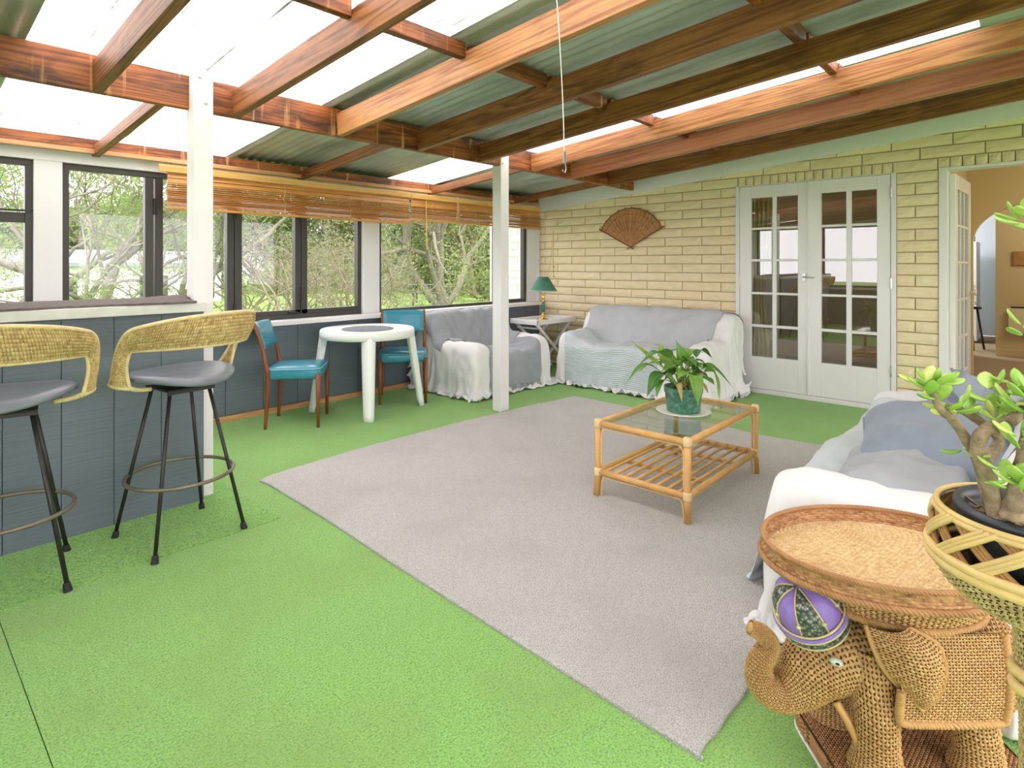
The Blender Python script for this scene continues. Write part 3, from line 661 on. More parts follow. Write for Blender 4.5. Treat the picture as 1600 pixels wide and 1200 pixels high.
M_cane = mat('honey_cane', srgb(214, 166, 100), .38, .12, 14, .1, 50)
M_cane_pale = mat('pale_cane_wrap', srgb(232, 202, 148), .45, .1, 30, .3, 120)
def braid(path, r, turns, n=240):
    """two strands twisted round a path"""
    P = spline(path, n) if len(path) < n else np.asarray(path); T = np.gradient(P, axis=0); T /= np.linalg.norm(T, axis=1)[:, None]
    ref = np.array([0, 0, 1.]) if abs(T[0, 2]) < .8 else np.array([1., 0, 0])
    A = np.cross(T, ref); A /= np.linalg.norm(A, axis=1)[:, None] + 1e-9; B = np.cross(T, A); t = np.linspace(0, turns * 2 * np.pi, n)[:, None]; g = G()
    for ph in (0, 2.09, 4.19): g.tube(P + r * .55 * (np.cos(t + ph) * A + np.sin(t + ph) * B), r * .62, 6)
    return g
# ------------------------------------------------------------------ teal dining chairs
M_teal = mat('teal_vinyl', srgb(58, 142, 164), .32, .08, 5, .06, 40, coat=.2)
M_teal_pipe = mat('faded_teal_piping', srgb(150, 196, 204), .4)
M_cleg = wood('mahogany_chair_leg', srgb(98, 52, 26), srgb(150, 88, 48), None, 2, 14, .35)
def superslab(w, d, h, e=5, crown=0, n=40, m=10, cx=0, cy=0):
    """cushion-like slab with rounded corners, z 0..h"""
    a = np.linspace(0, 2 * np.pi, n, endpoint=False); ca, sa = np.cos(a), np.sin(a)
    X = np.sign(ca) * np.abs(ca) ** (2 / e) * w / 2; Y = np.sign(sa) * np.abs(sa) ** (2 / e) * d / 2; P = []
    prof = [(0, 0), (.9, 0), (.985, .08), (1, .3), (1, .65), (.975, .9), (.92, 1.0), (.7, 1.0), (.4, 1.0), (0, 1.0)]
    g = G(); pts = np.array([[(cx + X[j] * s, cy + Y[j] * s, z * h + (crown * (1 - s * s) if z == 1.0 else 0)) for j in range(n)] for s, z in prof])
    return g.grid(pts, wrap_v=True, flip=True)
def dining_chair(label, loc, rz):
    """local: seat faces -y (front), back at +y"""
    c = thing('dining_chair', label, 'chair', loc, rz, group='teal vinyl dining chairs'); W, D = .405, .375
    s = superslab(.424, .41, .086, 7, .020).obj('seat', M_teal, c, smooth=True); s.location = (0, 0, .372)
    ring = superslab(.426, .412, .004, 7).obj('piping', M_teal_pipe, s, smooth=True); ring.location = (0, 0, .074)
    for sx in (-1, 1):
        x = sx * W / 2
        G().tube([(x, -D / 2, .0), (x, -D / 2, .22), (x, -D / 2, .41)], [.0115, .017, .020], 12).obj('leg', M_cleg, c, smooth=True)
        p = spline([(x, D / 2 + .012, 0), (x, D / 2, .2), (x, D / 2 - .004, .40), (x, D / 2 + .004, .47), (x * .985, D / 2 + .045, .66), (x * .98, D / 2 + .095, .805)], 30)
        G().tube(p, np.interp(np.linspace(0, 1, 30), [0, .28, .5, .62, 1], [.0115, .018, .022, .017, .0125]), 12).obj('leg', M_cleg, c, smooth=True)
    for z, y in ((.374, -D / 2 + .02), (.374, D / 2 - .02)): box('seat_rail', -W / 2, W / 2, y - .009, y + .009, z - .0, z + .03, M_cleg, c)
    nx, nz = 18, 12; X = np.linspace(-1, 1, nx); Z = np.linspace(-1, 1, nz); P = []
    for side in (-1, 1):
        q = np.zeros((nx, nz, 3))
        for i, u in enumerate(X):
            for j, v_ in enumerate(Z):
                r = (1 - abs(u) ** 8) * (1 - abs(v_) ** 8); zz = .705 + .098 * v_
                q[i, j] = (u * (W / 2 - .006), D / 2 + .058 + (zz - .70) * .34 + side * .019 * r ** .35 + .018 * (u * u) * -1 + .01, zz + .006 * (1 - u * u) * v_)
        P.append(q)
    g = G().grid(P[0]).grid(P[1], flip=True); b = g.obj('backrest', M_teal, c, smooth=True)
    return c
dining_chair('teal vinyl dining chair next to the bar stools, turned side-on to the white table', (2.30, 4.385, 0), math.atan2(-.63, .77) + R(90))
dining_chair('teal vinyl dining chair between the white table and the draped armchair', (3.335, 4.39, 0), math.atan2(-.79, -.61) + R(90))
# ------------------------------------------------------------------ white plastic table
M_plast = mat('white_moulded_plastic', srgb(236, 240, 236), .35, .02, 4)
tb = thing('plastic_table', 'round white moulded plastic table against the slate cladding', 'table', (2.921, 4.346, 0), R(12))
Rt = .40; prof = [(.0, .688), (.25, .690), (.262, .694), (.372, .699), (.392, .698), (Rt, .688), (Rt + .003, .66), (Rt, .628), (Rt - .006, .626), (Rt - .010, .66), (.35, .676), (0, .676)]
G().lathe(prof[::-1], 64).obj('table_top', M_plast, tb, smooth=True)
G().lathe([(0, .690), (.22, .690), (.222, .6935), (.215, .6965), (0, .6965)], 48).obj('centre_mat', mat('grey_felt_disc', srgb(122, 128, 134), .8, .06, 30), tb)
for sx in (-1, 1):
    for sy in (-1, 1):
        n = 18; P = np.zeros((n, 13, 3))
        for i in range(n):
            t = i / (n - 1); z = .655 * (1 - t); cx = sx * (.242 + .075 * t); cy = sy * (.242 + .075 * t); w_ = .088 - .024 * t
            for j in range(13):
                a = R(-100) + R(200) * j / 12; ang = math.atan2(sy, sx) + a
                P[i, j] = (cx + math.cos(ang) * w_ * .62 * 1.0, cy + math.sin(ang) * w_ * .9 * .8, z)
        o = G().grid(P).obj('leg', M_plast, tb, smooth=True); so = o.modifiers.new('wall', 'SOLIDIFY'); so.thickness = .005
# ------------------------------------------------------------------ bar stools
M_vinyl = mat('worn_slate_vinyl', srgb(112, 118, 124), .34, .14, 7, .15, 25)
M_sleg = mat('bare_dark_steel', srgb(58, 56, 54), .42, .2, 16, metal=.5)
M_ring = mat('rubbed_steel_ring', srgb(126, 116, 102), .4, .2, 12, metal=.5)
M_rub = mat('black_rubber', srgb(32, 32, 34), .7)
def sstep(a, b, x): t = np.clip((x - a) / (b - a), 0, 1); return t * t * (3 - 2 * t)
def bar_stool(label, loc, rz_legs, rz_seat):
    """local: sitter looks along +y, the woven back is on the -y side"""
    s = thing('bar_stool', label, 'stool', loc, 0, group='wicker back bar stools')
    cr, sr = math.cos(rz_legs), math.sin(rz_legs); rot = lambda x, y: (x * cr - y * sr, x * sr + y * cr)
    for sx in (-1, 1):
        for sy in (-1, 1):
            a = rot(sx * .197, sy * .197); b = rot(sx * .085, sy * .085)
            l_ = G().tube([(a[0], a[1], .008), (b[0], b[1], .690)], .0085, 10).obj('leg', M_sleg, s, smooth=True)
            d = np.array([b[0] - a[0], b[1] - a[1], .682]); d /= np.linalg.norm(d); p = np.array([a[0], a[1], 0.0])
            G().tube([p, p + d * .028, p + d * .034], [.0155, .013, .010], 12).obj('foot_cap', M_rub, l_)
    t = np.linspace(0, 2 * np.pi, 60, endpoint=False); r_ = .197 * 1.414 - (.112 * 1.414) * .285 / .69 + .008
    G().tube(np.stack([r_ * np.cos(t), r_ * np.sin(t), np.full(60, .285)], -1), .0085, 10, closed=True).obj('foot_ring', M_ring, s, smooth=True)
    o = G().box(-.105, .105, -.105, .105, .685, .694).box(-.105, .105, -.105, -.10, .672, .694).box(-.105, .105, .10, .105, .672, .694).cyl((0, 0, .694), (0, 0, .712), .06, n=20).obj('swivel_plate', M_dark, s); o.rotation_euler.z = rz_legs
    st = G(); n, m = 48, 14; P = np.zeros((2 * m, n, 3)); a = np.linspace(0, 2 * np.pi, n, endpoint=False)
    def top(rr, a):
        x, y = .235 * rr * np.cos(a), .215 * rr * np.sin(a); return x, y, .742 + .55 * x * x + .32 * np.maximum(0, y) ** 2 - .35 * np.maximum(0, -y - .05) ** 2
    for i in range(m):
        rr = (i / (m - 1)) ** .8; x, y, z = top(rr, a); e = max(0, (rr - .9) / .1); P[i] = np.stack([x, y, z + .012 * (1 - rr ** 6) - .012 * e], -1)
    for i in range(m):
        rr = 1 - (i / (m - 1)); x, y, z = top(rr * .985, a); P[m + i] = np.stack([x, y, z - .028 + .004 * rr], -1)
    se = st.grid(P, wrap_v=True).obj('seat', M_vinyl, s, smooth=True); se.rotation_euler.z = rz_seat
    # woven back: a band that wraps round and turns down to the seat on both sides
    def edge_top(q):
        a = np.abs(q); phi = R(108) * np.sign(q) * (a ** .95); z = 1.037 - .13 * a ** 2.0 - .17 * sstep(.62, 1, a) ** 1.3; r = .312 - .03 * sstep(.7, 1, a)
        return phi, z, r
    def edge_bot(q):
        a = np.abs(q); phi = R(85) * np.sign(q) * np.sin(np.minimum(1, a * 1.08) * np.pi / 2) ** .95; z = .897 - .022 * a ** 2 - .150 * sstep(.66, 1, a) ** 1.2; r = .278 - .022 * sstep(.8, 1, a)
        return phi, z, r
    def band(u, v):
        q = 2 * u - 1; p0, z0, r0 = edge_bot(q); p1, z1, r1 = edge_top(q); ph = p0 + (p1 - p0) * v; z = z0 + (z1 - z0) * v; r = r0 + (r1 - r0) * v + .012 * np.sin(np.pi * v)
        return np.stack([r * np.sin(ph), -r * np.cos(ph), z], -1)
    wb = link('wicker_back', woven(band, 9, 130, .0085, sv=10, su=4, flip=False, thr=.24, core=False, stitch=True), M_sea, s); so = wb.modifiers.new('wall', 'SOLIDIFY'); so.thickness = .006; so.offset = 0
    wb.rotation_euler.z = rz_seat
    q = np.linspace(0, 1, 120)
    for v_, rr in ((1.0, .0085), (0.0, .0075)):
        o = G().tube(band(q, np.full(120, v_)), rr, 8).obj('rolled_rim', M_sea2, s, smooth=True); o.rotation_euler.z = rz_seat
    for sgn in (0, 1):
        p = band(np.full(8, float(sgn)), np.linspace(0, 1, 8)); e_ = np.array([[.16 * (1 if sgn else -1), -.02, .705]])
        o = G().tube(spline(np.concatenate([p[:1], p[:1] * [.86, .86, 1] - [0, 0, .012], e_]), 12), .010, 8).tube(p, .010, 8).obj('seat_bracket', M_sea2, s, smooth=True); o.rotation_euler.z = rz_seat
    return s
M_sea2 = mat('straw_wrapped_rim', srgb(222, 200, 148), .5, .14, 40, .3, 130)
bar_stool('wicker backed bar stool by the white post, rubbed steel foot ring', (.973, 2.961, 0), R(7), R(20))
bar_stool('wicker backed bar stool halfway along the bar, clear of the white post', (.352, 2.985, 0), R(-10), R(-22))
# ------------------------------------------------------------------ rattan coffee table
ct = thing('coffee_table', 'rattan coffee table with a glass top on the grey rug', 'table', (3.085, 1.51, .0126))
hx, hy = .447, .255
P4 = [(-hx, -hy), (hx, -hy), (hx, hy), (-hx, hy)]
for x, y in P4:
    l_ = G().tube([(x * 1.02, y * 1.02, 0), (x, y, .12), (x, y, .392)], [.017, .018, .018], 12).obj('leg', M_cane, ct, smooth=True)
    for z in (.385, .125): G().lathe([(.019, -.022), (.0225, -.012), (.0225, .012), (.019, .022)], 14, (x, y, z)).obj('binding', M_cane_pale, l_, smooth=True)
def rail(a, b, z, r, name='rail', m=None): return G().tube([(a[0], a[1], z), (b[0], b[1], z)], r, 12).obj(name, m or M_cane, ct, smooth=True)
for a, b in zip(P4, P4[1:] + P4[:1]):
    rail(a, b, .384, .0165, 'top_rail'); rail(a, b, .125, .0165, 'lower_rail')
    d = np.array([b[0] - a[0], b[1] - a[1], 0]); d /= np.linalg.norm(d)
    for e, s in ((a, 1), (b, -1)):      # bent thin cane braces that follow leg and rail
        e = np.array([e[0], e[1], 0.])
        for zt, zb in ((.362, .15), (.102, .0)):
            L = .5 * np.linalg.norm(np.array(b) - np.array(a)); pts = [e + d * s * .020 + [0, 0, zb], e + d * s * .021 + [0, 0, zt - .05], e + d * s * .032 + [0, 0, zt - .012], e + d * s * .06 + [0, 0, zt], e + d * s * L + [0, 0, zt]]
            G().tube(spline(pts, 26), .0042, 6).obj('cane_brace', M_cane_pale, ct, smooth=True)
for x in np.linspace(-hx + .07, hx - .07, 9)[[2, 6]]: rail((x, -hy), (x, hy), .118, .011, 'cross_bar')
for y in np.linspace(-hy + .045, hy - .045, 8): rail((-hx, y), (hx, y), .134, .0085, 'shelf_slat')
G().box(-hx + .012, hx - .012, -hy + .012, hy - .012, .389, .395).obj('glass_top', M_tableglass, ct)
# ------------------------------------------------------------------ folding tray table and lamp
tt = thing('tray_table', 'white folding butler tray table in the brick corner', 'table', (5.37, 4.36, 0))
box('tray', -.36, .36, -.2, .2, .575, .59, M_white_gloss, tt, .003)
for a in ((-.37, -.355, -.21, .21), (.355, .37, -.21, .21), (-.37, .37, -.21, -.198), (-.37, .37, .198, .21)): box('tray_rim', *a, .57, .625, M_white_gloss, tt, .004)
for y in (-.15, .15):
    for s in (-1, 1):
        v0 = np.array([-s * .33, y + s * .012, 0]); v1 = np.array([s * .33, y + s * .012, .575]); d = v1 - v0; nn = np.cross(d, [0, 1, 0]); nn = nn / np.linalg.norm(nn) * .017
        v = [p + nn * k + np.array([0, t, 0]) for t in (-.011, .011) for p, k in ((v0, -1), (v0, 1), (v1, 1), (v1, -1))]
        G().add(v, [(0, 1, 2, 3), (7, 6, 5, 4), (0, 4, 5, 1), (1, 5, 6, 2), (2, 6, 7, 3), (3, 7, 4, 0)]).obj('leg', M_white_gloss, tt, bevel=.002)
for x, z in ((-.3, .05), (.3, .05), (-.3, .525), (.3, .525)): G().cyl((x, -.15, z), (x, .15, z), .009).obj('crossbar', M_white_gloss, tt)
lp = thing('table_lamp', 'table lamp with dark green cone shade and brass stem', 'lamp', (5.42, 4.41, .5905))
M_green = mat('dark_green_paper', srgb(74, 128, 108), .7, .05, 20); M_gmar = mat('green_marble', srgb(48, 108, 92), .3, .3, 30); M_ivory = mat('ivory_sleeve', srgb(236, 220, 178), .5)
G().lathe([(0, 0), (.062, 0), (.064, .008), (.05, .016), (.02, .022), (.014, .04), (.022, .05), (.024, .06), (.015, .07), (.012, .085), (.02, .09), (0, .092)], 24).obj('base', M_brass, lp, smooth=True)
G().lathe([(0, .09), (.015, .09), (.019, .10), (.017, .20), (.012, .215), (0, .215)], 18).obj('green_stem', M_gmar, lp, smooth=True)
G().lathe([(0, .213), (.019, .214), (.014, .225), (.017, .25), (.020, .27), (.014, .29), (.016, .296), (0, .297)], 18).obj('brass_collar', M_brass, lp, smooth=True)
G().lathe([(0, .296), (.0135, .296), (.0135, .37), (0, .37)], 14).obj('candle_sleeve', M_ivory, lp, smooth=True)
sh = G().lathe([(.162, .345), (.163, .350), (.062, .512), (.060, .512), (.158, .350)], 40).obj('lamp_shade', M_green, lp, smooth=True)
G().lathe([(.1625, .342), (.1655, .345), (.1655, .353), (.1625, .355)], 40).obj('shade_trim', mat('pale_green_trim', srgb(150, 176, 156), .7), sh)
G().lathe([(0, .37), (.014, .375), (.03, .41), (.024, .44), (0, .452)], 14).obj('bulb', mat('frosted_bulb', srgb(240, 238, 228), .4), lp, smooth=True)
G().tube(spline([(0, .05, .01), (.1, .1, .012), (.2, .1, .01), (.25, .06, .012)], 20), .003, 6).obj('cord', M_ivory, lp)
# ------------------------------------------------------------------ draped sofas: sheets hung over the frames and settled under gravity
def normals(P):
    N = np.cross(np.gradient(P, axis=0), np.gradient(P, axis=1)); N /= np.linalg.norm(N, axis=-1)[..., None] + 1e-12
    return N
def drape(W, D, zs, za, zb, aw=.20, bt=.2, nu=104, nv=84, flare=.05, steps=70, seed=1, pleat=1.07, wrk=1.0):
    """local: x across, y=0 front .. D back. returns settled cloth grid (nu, nv, 3) plus the parameter arrays"""
    r = np.random.default_rng(seed); hw = W / 2
    def H(x, y):
        ax = np.abs(x); seat = zs + .012 * np.sin(np.pi * np.clip(x / (hw - aw), -1, 1) * 2 + 1.57) - .05 * sstep(.0, -.10, y - .06) * 0
        arm = za - .035 * ((ax - (hw - aw / 2)) / (aw / 2)) ** 2 - .03 * np.clip((.12 - y) / .12, 0, 1) ** 2 + .10 * sstep(D - .38, D - .12, y)
        hA = seat + (arm - seat) * sstep(hw - aw - .03, hw - aw + .03, ax)
        back = zb - .03 * (2 * x / W) ** 4 - .05 * ((y - (D - bt * .45)) / (bt * .55)) ** 2 * (y > D - bt * .45)
        tb = sstep(D - bt - .20, D - bt + .03, y) ; tb = tb ** 1.3
        return np.maximum(hA, hA + (back - hA) * tb)
    def adaptive(f, a, b, n):
        q = np.linspace(a, b, 600); z = f(q); s = np.concatenate([[0], np.cumsum(np.hypot(np.diff(q), np.diff(z)))]); return np.interp(np.linspace(0, s[-1], n), s, q)
    ns = max(8, int(nu * .16)); nsf = max(8, int(nv * .20)); nb = 8
    xi = adaptive(lambda q: H(q, np.full_like(q, D * .35)), -hw, hw, nu - 2 * ns); yi = adaptive(lambda q: H(np.zeros_like(q), q), 0, D, nv - nsf - nb)
    sg = np.concatenate([np.linspace(0, 1, ns, endpoint=False), np.ones(nu - 2 * ns), np.linspace(1, 0, ns + 1)[1:]])
    tg = np.concatenate([np.linspace(0, 1, nsf, endpoint=False), np.ones(nv - nsf - nb), np.linspace(1, .25, nb + 1)[1:]])
    X = np.concatenate([np.full(ns, -hw), xi, np.full(ns, hw)]); Y = np.concatenate([np.zeros(nsf), yi, np.full(nb, D)])
    side = np.concatenate([-np.ones(ns), np.zeros(nu - 2 * ns), np.ones(ns)]); fb = np.concatenate([-np.ones(nsf), np.zeros(nv - nsf - nb), np.ones(nb) * .25])
    P = np.zeros((nu, nv, 3)); XX, YY = np.meshgrid(X, Y, indexing='ij'); S = np.minimum(sg[:, None], tg[None])
    P[..., 0] = XX + side[:, None] * (.012 + flare * (1 - sg[:, None])); P[..., 1] = YY + fb[None] * (.012 + flare * (1 - tg[None]))
    P[..., 2] = H(XX, YY) * S + .012
    skirt0 = np.maximum(1 - sg[:, None], 1 - tg[None]); NN = normals(P); arc = np.cumsum(np.abs(np.diff(P[..., 0], axis=0, prepend=P[:1, :, 0])) , axis=0) + np.cumsum(np.abs(np.diff(P[..., 1], axis=1, prepend=P[:, :1, 1])), axis=1) * 1.0
    ph = arc * 2 * np.pi / .115 + 2.2 * fbm(P[..., :2], seed + 40, 2, 1.6); fold = np.sin(ph) + .45 * np.sin(2.3 * ph + 1)
    amp = .034 * np.clip(skirt0, 0, 1) ** .8 * (pleat - 1) * 10
    wr = 1 - np.abs(fbm(P * [1.0, 1.0, .5] + .3 * fbm(P, seed + 60, 2, 1.2)[..., None], seed + 50, 3, 1.5)); P += NN * (amp * fold * .5 + .020 * np.clip(wr, 0, 1) ** 5 * (1 - .5 * skirt0))[..., None]
    du = np.linalg.norm(np.diff(P, axis=0), axis=2); dv = np.linalg.norm(np.diff(P, axis=1), axis=2)
    skirt = np.maximum(1 - sg[:, None], 1 - tg[None])
    du *= 1.02 + (pleat - 1) * np.minimum(1, 3 * skirt[1:] * (tg[None] < 1)); dv *= 1.02 + (pleat - 1) * np.minimum(1, 3 * skirt[:, 1:] * (sg[:, None] < 1))
    du *= 1 + .02 * r.random(du.shape); dv *= 1 + .02 * r.random(dv.shape); du = np.maximum(du, .006); dv = np.maximum(dv, .006)
    P += fbm(P, seed, 3, 3.1)[..., None] * .012 * np.array([1, 1, .3]); P += r.normal(size=P.shape) * .003
    V = np.zeros_like(P); pin = np.zeros((nu, nv), bool); pin[:, -2:] = True; P0 = P.copy(); dt = .016
    bu = du[1:] + du[:-1]; bv = dv[:, 1:] + dv[:, :-1]
    def con(sa, sb, rest, k):
        a, b = P[sa], P[sb]; d = b - a; L = np.sqrt((d * d).sum(-1)) + 1e-9; c = (d * ((L - rest) / L * .5 * k)[..., None]); P[sa] += c; P[sb] -= c
    def conmin(sa, sb, rest, k):
        a, b = P[sa], P[sb]; d = b - a; L = np.sqrt((d * d).sum(-1)) + 1e-9; c = (d * (np.minimum(0, L - rest * .80) / L * .5 * k)[..., None]); P[sa] += c; P[sb] -= c
    sl = np.s_
    for it in range(steps):
        V[..., 2] -= 9.8 * dt; Pp = P.copy(); P += V * dt
        for k in range(5):
            for o in (0, 1):
                m = (nu - 1 - o + 1) // 2; con(sl[o:o + 2 * m:2], sl[o + 1:o + 1 + 2 * m:2], du[o:o + 2 * m:2], .95)
                m = (nv - 1 - o + 1) // 2; con(sl[:, o:o + 2 * m:2], sl[:, o + 1:o + 1 + 2 * m:2], dv[:, o:o + 2 * m:2], .95)
            conmin(sl[:-2], sl[2:], bu, .3); conmin(sl[:, :-2], sl[:, 2:], bv, .3)
            x, y, z = P[..., 0], P[..., 1], P[..., 2]; ax = np.abs(x); ins = (ax < hw) & (y > 0) & (y < D)
            h = H(np.clip(x, -hw, hw), np.clip(y, 0, D)) + .008; pen = h - z; ps = hw - ax + .008; pf = y + .008
            low = ins & (pen > 0)
            up = low & (pen <= np.minimum(ps, pf) + .0); sd = low & ~up & (ps < pf); ft = low & ~up & ~sd
            P[..., 2][up] = h[up]; P[..., 0][sd] = np.sign(x[sd]) * (hw + .008); P[..., 1][ft] = -.008
            P[..., 2] = np.maximum(P[..., 2], .006); P[pin] = P0[pin]
        V = (P - Pp) / dt * .90; con_t = (P[..., 2] < .02) | up; V[con_t] *= .35; V[pin] = 0
        sp = np.linalg.norm(V, axis=-1); V *= np.minimum(1, 2.0 / (sp + 1e-9))[..., None]
    Q = P.copy()
    for _ in range(3): Q[1:-1, 1:-1] = .5 * Q[1:-1, 1:-1] + .125 * (Q[2:, 1:-1] + Q[:-2, 1:-1] + Q[1:-1, 2:] + Q[1:-1, :-2])
    UVq = arclen_uv(Q); N = normals(Q); sk = np.maximum(1 - sg[:, None], 1 - tg[None]); along = np.where((1 - sg[:, None]) > (1 - tg[None]), UVq[..., 1], UVq[..., 0])
    w1 = fbm(np.stack([UVq[..., 0] + .12 * fbm(UVq, seed + 3, 2, 1.1), UVq[..., 1] + .12 * fbm(UVq, seed + 4, 2, 1.3)], -1), seed + 9, 3, 2.6); ridge = np.clip(1 - 2.2 * np.abs(w1), 0, 1) ** 2
    ph = along * 2 * np.pi / .125 + 3.2 * fbm(UVq, seed + 21, 2, .9); fo = np.clip(np.sin(ph) + .5 * np.sin(1.7 * ph + 2) , -.4, 2) 
    Q = Q + N * (wrk * (.024 * ridge + .008 * w1) + wrk * .042 * np.clip(sk * 1.5, 0, 1) ** 1.1 * np.maximum(fo, -.2))[..., None]; Q[..., 2] = np.maximum(Q[..., 2], .004); Q[..., 1] = np.minimum(Q[..., 1], D + .03)
    for _ in range(2): Q[1:-1, 1:-1] = .5 * Q[1:-1, 1:-1] + .125 * (Q[2:, 1:-1] + Q[:-2, 1:-1] + Q[1:-1, 2:] + Q[1:-1, :-2])
    return Q, sg, tg, X, Y
def normals(P):
    N = np.cross(np.gradient(P, axis=0), np.gradient(P, axis=1)); N /= np.linalg.norm(N, axis=-1)[..., None] + 1e-12
    return N
def arclen_uv(P):
    a, b = P.shape[:2]; u = np.concatenate([[0], np.cumsum(np.linalg.norm(np.diff(P, axis=0), axis=2).mean(1))]); v = np.concatenate([[0], np.cumsum(np.linalg.norm(np.diff(P, axis=1), axis=2).mean(0))])
    return np.stack(np.meshgrid(u, v, indexing='ij'), -1)
def cloth_mat(name, c, weave=900, rib=0, rough=.85, var=.05):
    n = NT(name); v = n.coord((1, 1, 1), 'UV', rnd=False); g = n.noise(n.coord(), 6, 3); f = n.noise(v, weave * .5, 2)
    cc = n.ramp(g, [(.3, mul(c, 1 - var)), (.7, mul(c, 1 + var))]); cc = n.mix(n.ramp(f, [(.3, (.0,) * 3), (.7, (.25,) * 3)]), cc, mul(c, .86))
    n.l(cc, n.b.inputs['Base Color']); n.b.inputs['Roughness'].default_value = rough; n.b.inputs['Sheen Weight'].default_value = .2; n.b.inputs['Specular IOR Level'].default_value = .2
    if rib:
        sp = n.n('SeparateXYZ'); n.l(v, sp.inputs[0]); m_ = n.n('Math', operation='MULTIPLY', i_1=rib * 6.2832); n.l(sp.outputs[1], m_.inputs[0]); s = n.n('Math', operation='SINE'); n.l(m_.outputs[0], s.inputs[0]); n.bump(s.outputs[0], .6, .004)
    else: n.bump(f, .25, .002)
    return n.m
M_sheet = cloth_mat('white_cotton_sheet', srgb(234, 233, 233)); M_throw = cloth_mat('mid_grey_wool_throw', srgb(158, 162, 168), 500, 0, .9, .08)
M_throw2 = cloth_mat('pale_blue_ribbed_throw', srgb(206, 216, 222), 600, 55); M_throw3 = cloth_mat('light_grey_flat_throw', srgb(186, 190, 194), 500)
M_bsheet = cloth_mat('pale_grey_blue_sheet', srgb(206, 214, 218), 800); M_frame = mat('sofa_upholstery', srgb(186, 168, 140), .9, .1, 30); M_ffoot = wood('sofa_foot', srgb(110, 70, 40), srgb(150, 100, 60), None, 2)
HEM = 1.02
def sheet_obj(name, Q, m, label, cat, loc, rz, thick=.003, sub=1, group=None, keep=None):
    me = fast_mesh(Q, arclen_uv(Q), False, False, name, keep=keep, thr=0); o = link(name, me, m); o.location = loc; o.rotation_euler.z = rz
    s = o.modifiers.new('cloth', 'SOLIDIFY'); s.thickness = thick; s.offset = 1
    if sub: ss = o.modifiers.new('smooth', 'SUBSURF'); ss.levels = sub; ss.render_levels = sub
    return tag(o, label, cat, group)
def throw_block(P, i0, i1, j0, j1, off=.009, lift=0, seed=0, wav=2):
    N = normals(P); Q = P[i0:i1, j0:j1] + N[i0:i1, j0:j1] * off
    Q = Q.copy(); a, b = Q.shape[:2]
    k = np.round(wav * fbm(np.linspace(0, 1, a)[:, None], seed, 2, 1.5)).astype(int)
    return Q
def sofa_frame(label, cat, W, D, zs, za, zb, loc, rz, aw=.2, bt=.2, seats=2):
    s = thing('draped_' + cat, label, cat, loc, rz); hw = W / 2; e = .03
    box('base', -hw + e, hw - e, e, D - e, .07, zs - .14, M_frame, s, .01)
    for sx in (-1, 1):
        x0, x1 = sorted((sx * (hw - e), sx * (hw - aw + .03))); box('armrest', x0, x1, e, D - .06, zs - .14, za - .08, M_frame, s, .03)
        for y in (.08, D - .08): box('foot', sx * (hw - .1) - .03, sx * (hw - .1) + .03, y - .03, y + .03, 0, .07, M_ffoot, s)
    box('backrest', -hw + .04, hw - .04, D - bt + .05, D - .04, zs - .14, zb - .09, M_frame, s, .03)
    ww = (W - 2 * aw) / seats
    for k in range(seats): box('seat_cushion', -hw + aw + k * ww + .01, -hw + aw + (k + 1) * ww - .01, .03, D - bt - .03, zs - .14, zs - .035, M_frame, s, .03)
    return s
def idx(sg, tg, X, Y, x0, x1, yfrom, yto):
    """grid index range for a throw: x range on top of the sofa; y range, negative values run down the front (-1 = floor)"""
    i0 = int(np.argmax((sg >= 1) & (X >= x0))); i1 = int(len(X) - np.argmax(((sg >= 1) & (X <= x1))[::-1]))
    par = np.where((tg < 1) & (Y <= 0), tg - 1, Y); j0 = int(np.argmin(np.abs(par - yfrom))); j1 = int(np.argmin(np.abs(par - yto))) + 1
    return i0, i1, j0, j1
# armchair under the picture window
LOC, RZ = (4.29, 3.85, 0), 0
sofa_frame('white draped two-seat armchair under the picture window', 'armchair', 1.10, .90, .37, .50, .745, LOC, RZ, .21, .2, 1)
Q, sg, tg, X, Y = drape(1.10, .90, .37, .50, .745, .21, .2, 96, 84, .055, 80, 3, 1.10)
sheet_obj('dust_sheet', Q, M_sheet, 'white cotton sheet draped over the armchair under the window', 'sheet', LOC, RZ, group='white sheets over the seats', keep=np.where((np.arange(len(Y)) > len(Y) - 10)[None] & (sg < .98)[:, None], -9., HEM - np.hypot(1 - sg[:, None], 1 - tg[None])))
i0, i1, j0, j1 = idx(sg, tg, X, Y, -.52, .50, -.40, .9)
T = throw_block(Q, i0, i1, j0, j1, .010); lim = np.where(Y[j0:j1] > .50, 9., np.where(Y[j0:j1] > .40, .40, .325))[None]; kp = lim - np.abs(X[i0:i1])[:, None]
th = sheet_obj('wool_throw', T, M_throw, 'grey fringed throw over the back and seat of the armchair', 'throw', LOC, RZ, .004, keep=kp); T = T[np.abs(X[i0:i1]) < .325]
g = G()
for i in range(0, T.shape[0] - 1):
    for f in (0, .25, .5, .75):
        p = T[i, 0] * (1 - f) + T[i + 1, 0] * f; q = np.random.default_rng(i * 7 + int(f * 8)).normal(size=3) * .008
        g.tube([p + [0, -.002, .005], p + [q[0] * .5, -.006, -.035], p + [q[0], -.008 + q[1] * .4, -.085]], [.0022, .0028, .0014], 4)
fr_ = g.obj('fringe', M_throw, th); tag(fr_, kind='stuff')
